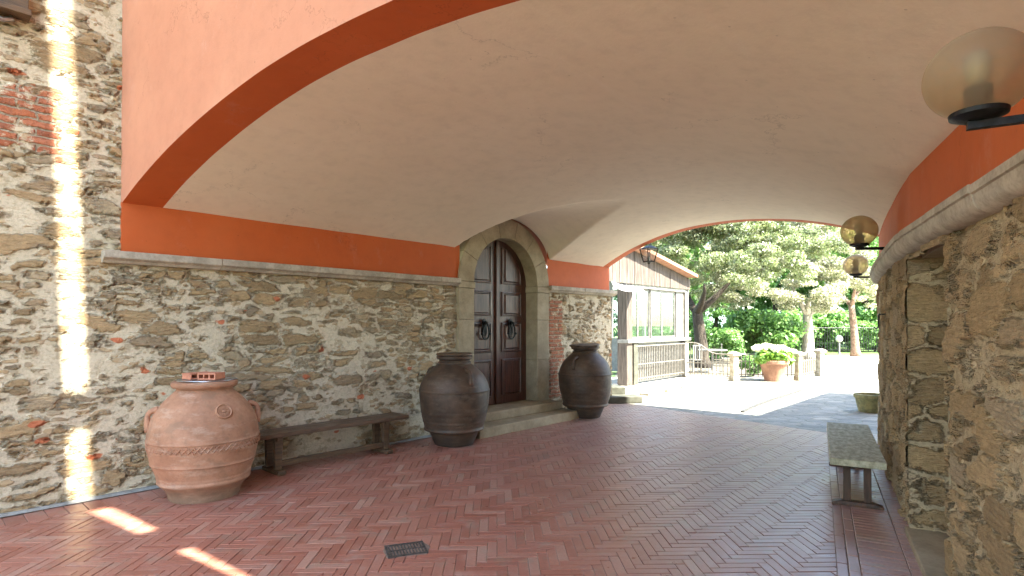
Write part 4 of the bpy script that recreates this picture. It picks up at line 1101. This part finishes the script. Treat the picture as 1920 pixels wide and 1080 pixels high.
# ------------------------------------------------------------------ trees
def limbs(mb, base, h, r, lean, forks, rng, spread=1.0):
    base = Vector(base); top = base+Vector((lean[0], lean[1], h)); pts = []
    for i in range(7):
        u = i/6; p = base.lerp(top, u)+Vector((math.sin(u*3+1)*.08, math.cos(u*2.3)*.06, 0))*h*.3; pts.append(p)
    mb.tube(pts, [r*(1.45 if i == 0 else 1.0-.3*i/6) for i in range(7)], 12)
    ends = []
    for k in range(forks):
        a = 2*math.pi*k/forks+rng.uniform(-.4, .4); L = rng.uniform(.8, 1.3)*h*.75
        s = pts[-1]; d = Vector((math.cos(a)*spread, math.sin(a)*spread, rng.uniform(.55, 1.0))).normalized()
        q = [s-Vector((0, 0, .05))]; 
        for i in range(1, 6): q.append(q[-1]+(d+Vector((rng.uniform(-.2, .2), rng.uniform(-.2, .2), .06*i))).normalized()*L/5)
        mb.tube(q, [r*.62*(1-.16*i) for i in range(6)], 8); ends.append(q[-1]); ends.append(q[3])
    return ends
def tree(name, loc, h, r, lean, blobs, nleaf, leaf, bark, label, lm, seed, group='trees in the garden', forks=4, spread=1.0):
    rng = random.Random(seed)
    e = empty(name, loc, 0, label, 'tree', group)
    mb = MB(); limbs(mb, (0, 0, -.05), h, r, lean, forks, rng, spread); mb.build('trunk', M[bark], e, smooth=True)
    mb = MB(); sub = []
    for (c, rr) in blobs:      # break every blob into clumps with gaps
        nclump = 26
        for _ in range(nclump):
            d = Vector((rng.gauss(0, 1), rng.gauss(0, 1), rng.gauss(0, 1))).normalized()
            q = rng.uniform(.5, 1.0); k = rng.uniform(.15, .31)
            sub.append(((c[0]+d.x*rr[0]*q, c[1]+d.y*rr[1]*q, c[2]+d.z*rr[2]*q), (rr[0]*k, rr[1]*k, rr[2]*k*.85)))
    leaf_cloud(mb, sub, nleaf, leaf, rng, shell=.35); raw(mb, 'crown', M[lm], e)
    return e
# big evergreen with a forked dark trunk beside the pavilion
tl = atpx(1316, 600, 20.5); tl.z = 0
tree('evergreen_tree', tl, 2.1, .26, (-.15, 0),
     [((-.2, 0, 4.4), (2.0, 1.8, 1.3)), ((1.2, -.5, 3.9), (1.7, 1.6, 1.1)), ((1.8, .2, 5.2), (2.0, 1.8, 1.4)), ((.3, .2, 5.8), (2.2, 1.8, 1.4)), ((-1.2, .3, 5.2), (1.6, 1.5, 1.3)), ((2.6, -.3, 3.7), (1.3, 1.3, .9)), ((3.2, .4, 5.0), (2.0, 1.6, 1.5)), ((-.4, -.4, 3.3), (1.2, 1.0, .7))],
     100000, .05, 'bark', 'broad evergreen tree with a dark forked trunk beside the pavilion', 'leaf_oak', 21, forks=3, spread=1.1)
tl = atpx(1513, 600, 25.5); tl.z = 0
tree('pale_tree', tl, 2.1, .27, (.05, 0),
     [((-2.4, -.3, 3.3), (2.0, 1.8, 1.2)), ((.0, -.6, 3.1), (2.1, 1.9, 1.0)), ((1.8, -.2, 3.2), (1.9, 1.6, 1.1)), ((-.8, 0, 5.0), (2.5, 2.0, 1.4)), ((1.2, 0, 4.6), (2.0, 1.8, 1.3)), ((-2.6, .3, 5.6), (2.0, 1.8, 1.3)), ((-.2, .3, 6.2), (2.2, 1.8, 1.2)), ((-3.9, .2, 4.0), (2.0, 1.6, 1.4)), ((-3.4, 0, 2.9), (1.4, 1.2, .7))],
     110000, .054, 'palebark', 'wide tree with a sunlit pale trunk and whitish leafage behind the potted hydrangea', 'leaf_pale', 22, forks=4)
tl = atpx(1603, 600, 27.5); tl.z = 0
tree('slender_tree', tl, 2.6, .19, (-.15, 0), [((0, 0, 4.4), (1.9, 1.7, 1.5)), ((1.4, .3, 5.2), (2.0, 1.7, 1.6)), ((-.5, .5, 6.4), (1.8, 1.6, 1.3))],
     18000, .085, 'ivybark', 'slender tree with rough reddish trunk right of the garden lamp', 'leaf_green', 23, forks=3)
# the wood behind, tree by tree
wood = [(1232, 34, 0), (1290, 36, 1), (1345, 38, 0), (1400, 40, 1), (1452, 37, 0), (1500, 41, 1), (1553, 35.5, 0), (1570, 39, 1), (1630, 35, 0), (1665, 38, 1), (1700, 41, 0), (1600, 44, 1), (1180, 40, 1), (1228, 25, 0)]
protos = []
wl_ = ['first', 'second']
for k in range(2):
    protos.append(tree('woodland_tree', (0, 0, 0), 3.2, .17, (.1, 0), [((0, 0, 2.6), (2.3, 1.6, 1.6)), ((-.8, 0, 5.2), (2.3, 1.8, 2.0)), ((1.0, .2, 4.6), (2.2, 1.8, 1.8)), ((.2, 0, 7.4), (2.2, 1.7, 1.7)), ((0, 0, 1.0), (2.2, 1.3, .9))],
         15000, .12, 'bark', 'x', 'leaf_dark' if k else 'leaf_green', 31+k, 'trees of the wood beyond the fence'))
def place_copy(pr_, used, i, loc, rz, sc, label):
    o = pr_ if not used else copy_tree(pr_)
    o.location = loc; o.rotation_euler = (0, 0, rz); o.scale = (sc, sc, sc); o['label'] = label
    return o
wlab = ['behind the roof of the pavilion', 'behind the forked evergreen', 'right of the forked evergreen trunk', 'seen above the swept railing', 'directly behind the hydrangea', 'left of the pale trunk', 'between the pale trunk and the garden lamp', 'right behind the garden lamp', 'right of the reddish trunk', 'nearest the rounded wall corner', 'half hidden by the rounded wall', 'far back behind the reddish trunk', 'glimpsed through the pavilion windows', 'standing close behind the pavilion']
used = [False, False]
for i, (px, Y, k) in enumerate(wood):
    p = atpx(px, 600, Y); p.z = -.02
    place_copy(protos[k], used[k], i, p, i*1.3, 1.0+.12*math.sin(i*2.1), ('dark green' if k else 'fresh green')+' woodland tree '+wlab[i]); used[k] = True
# shrubs under the trees
shrubs = [(1335, 652, 24, .9), (1395, 655, 27, 1.45), (1440, 655, 25.5, 1.2), (1540, 650, 33, 1.5), (1480, 650, 32, 1.5), (1600, 650, 33, 1.1), (1640, 650, 32.8, 1.1), (1255, 650, 27, 1.2)]
slab_l = ['behind the swept railing', 'left of the hydrangea', 'just behind the hydrangea', 'left of the garden lamp', 'beside the pale trunk', 'at the foot of the reddish trunk', 'next to the rounded wall', 'behind the pavilion']
pro = None
for i, (px, py, Y, s) in enumerate(shrubs):
    p = atpx(px, py, Y); p.z = 0
    if pro is None:
        rg = random.Random(50); pro = empty('leafy_shrub', (0, 0, 0), 0, 'x', 'shrub', 'shrubs under the trees')
        mb = MB()
        for k in range(6): a = k*1.05; mb.tube([(0, 0, -.03), (.3*math.cos(a), .3*math.sin(a), .5), (.7*math.cos(a), .7*math.sin(a), 1.1)], [.03, .02, .01], 5)
        mb.build('stems', M['bark'], pro)
        mb = MB(); sub = [((rg.uniform(-1, 1)*1.0, rg.uniform(-1, 1)*.7, rg.uniform(.35, 1.35)), (.42, .4, .34)) for _ in range(22)]
        leaf_cloud(mb, sub, 5000, .08, rg, shell=.3); raw(mb, 'foliage', M['leaf_green'], pro); o = pro
    else: o = copy_tree(pro)
    o.location = p; o.scale = (s*1.1, s, s); o.rotation_euler = (0, 0, i*.9); o['label'] = 'leafy green shrub '+slab_l[i]
# potted greenery left of the hydrangea
o = copy_tree(pro); o.location = ground(1412, 706); o.scale = (.33, .3, .42); o['label'] = 'small bright shrub between railing and potted hydrangea'
# hills
mb = MB(); vs = []; n = 80
for i in range(n+1):
    x = -300+900*i/n
    h = 22+16*noise.noise(Vector((x*.006, 0, 0)))+5*noise.noise(Vector((x*.03, 4, 0)))
    vs += [(x, 430, -1), (x, 520, h)]
mb.add(vs, [(2*i, 2*i+2, 2*i+3, 2*i+1) for i in range(n)])
M['hill'] = generic('far_hill', (.16, .20, .17), (.10, .14, .12), .02, .95, fine=.3)
tag(mb.build('hills', M['hill']), kind='structure')
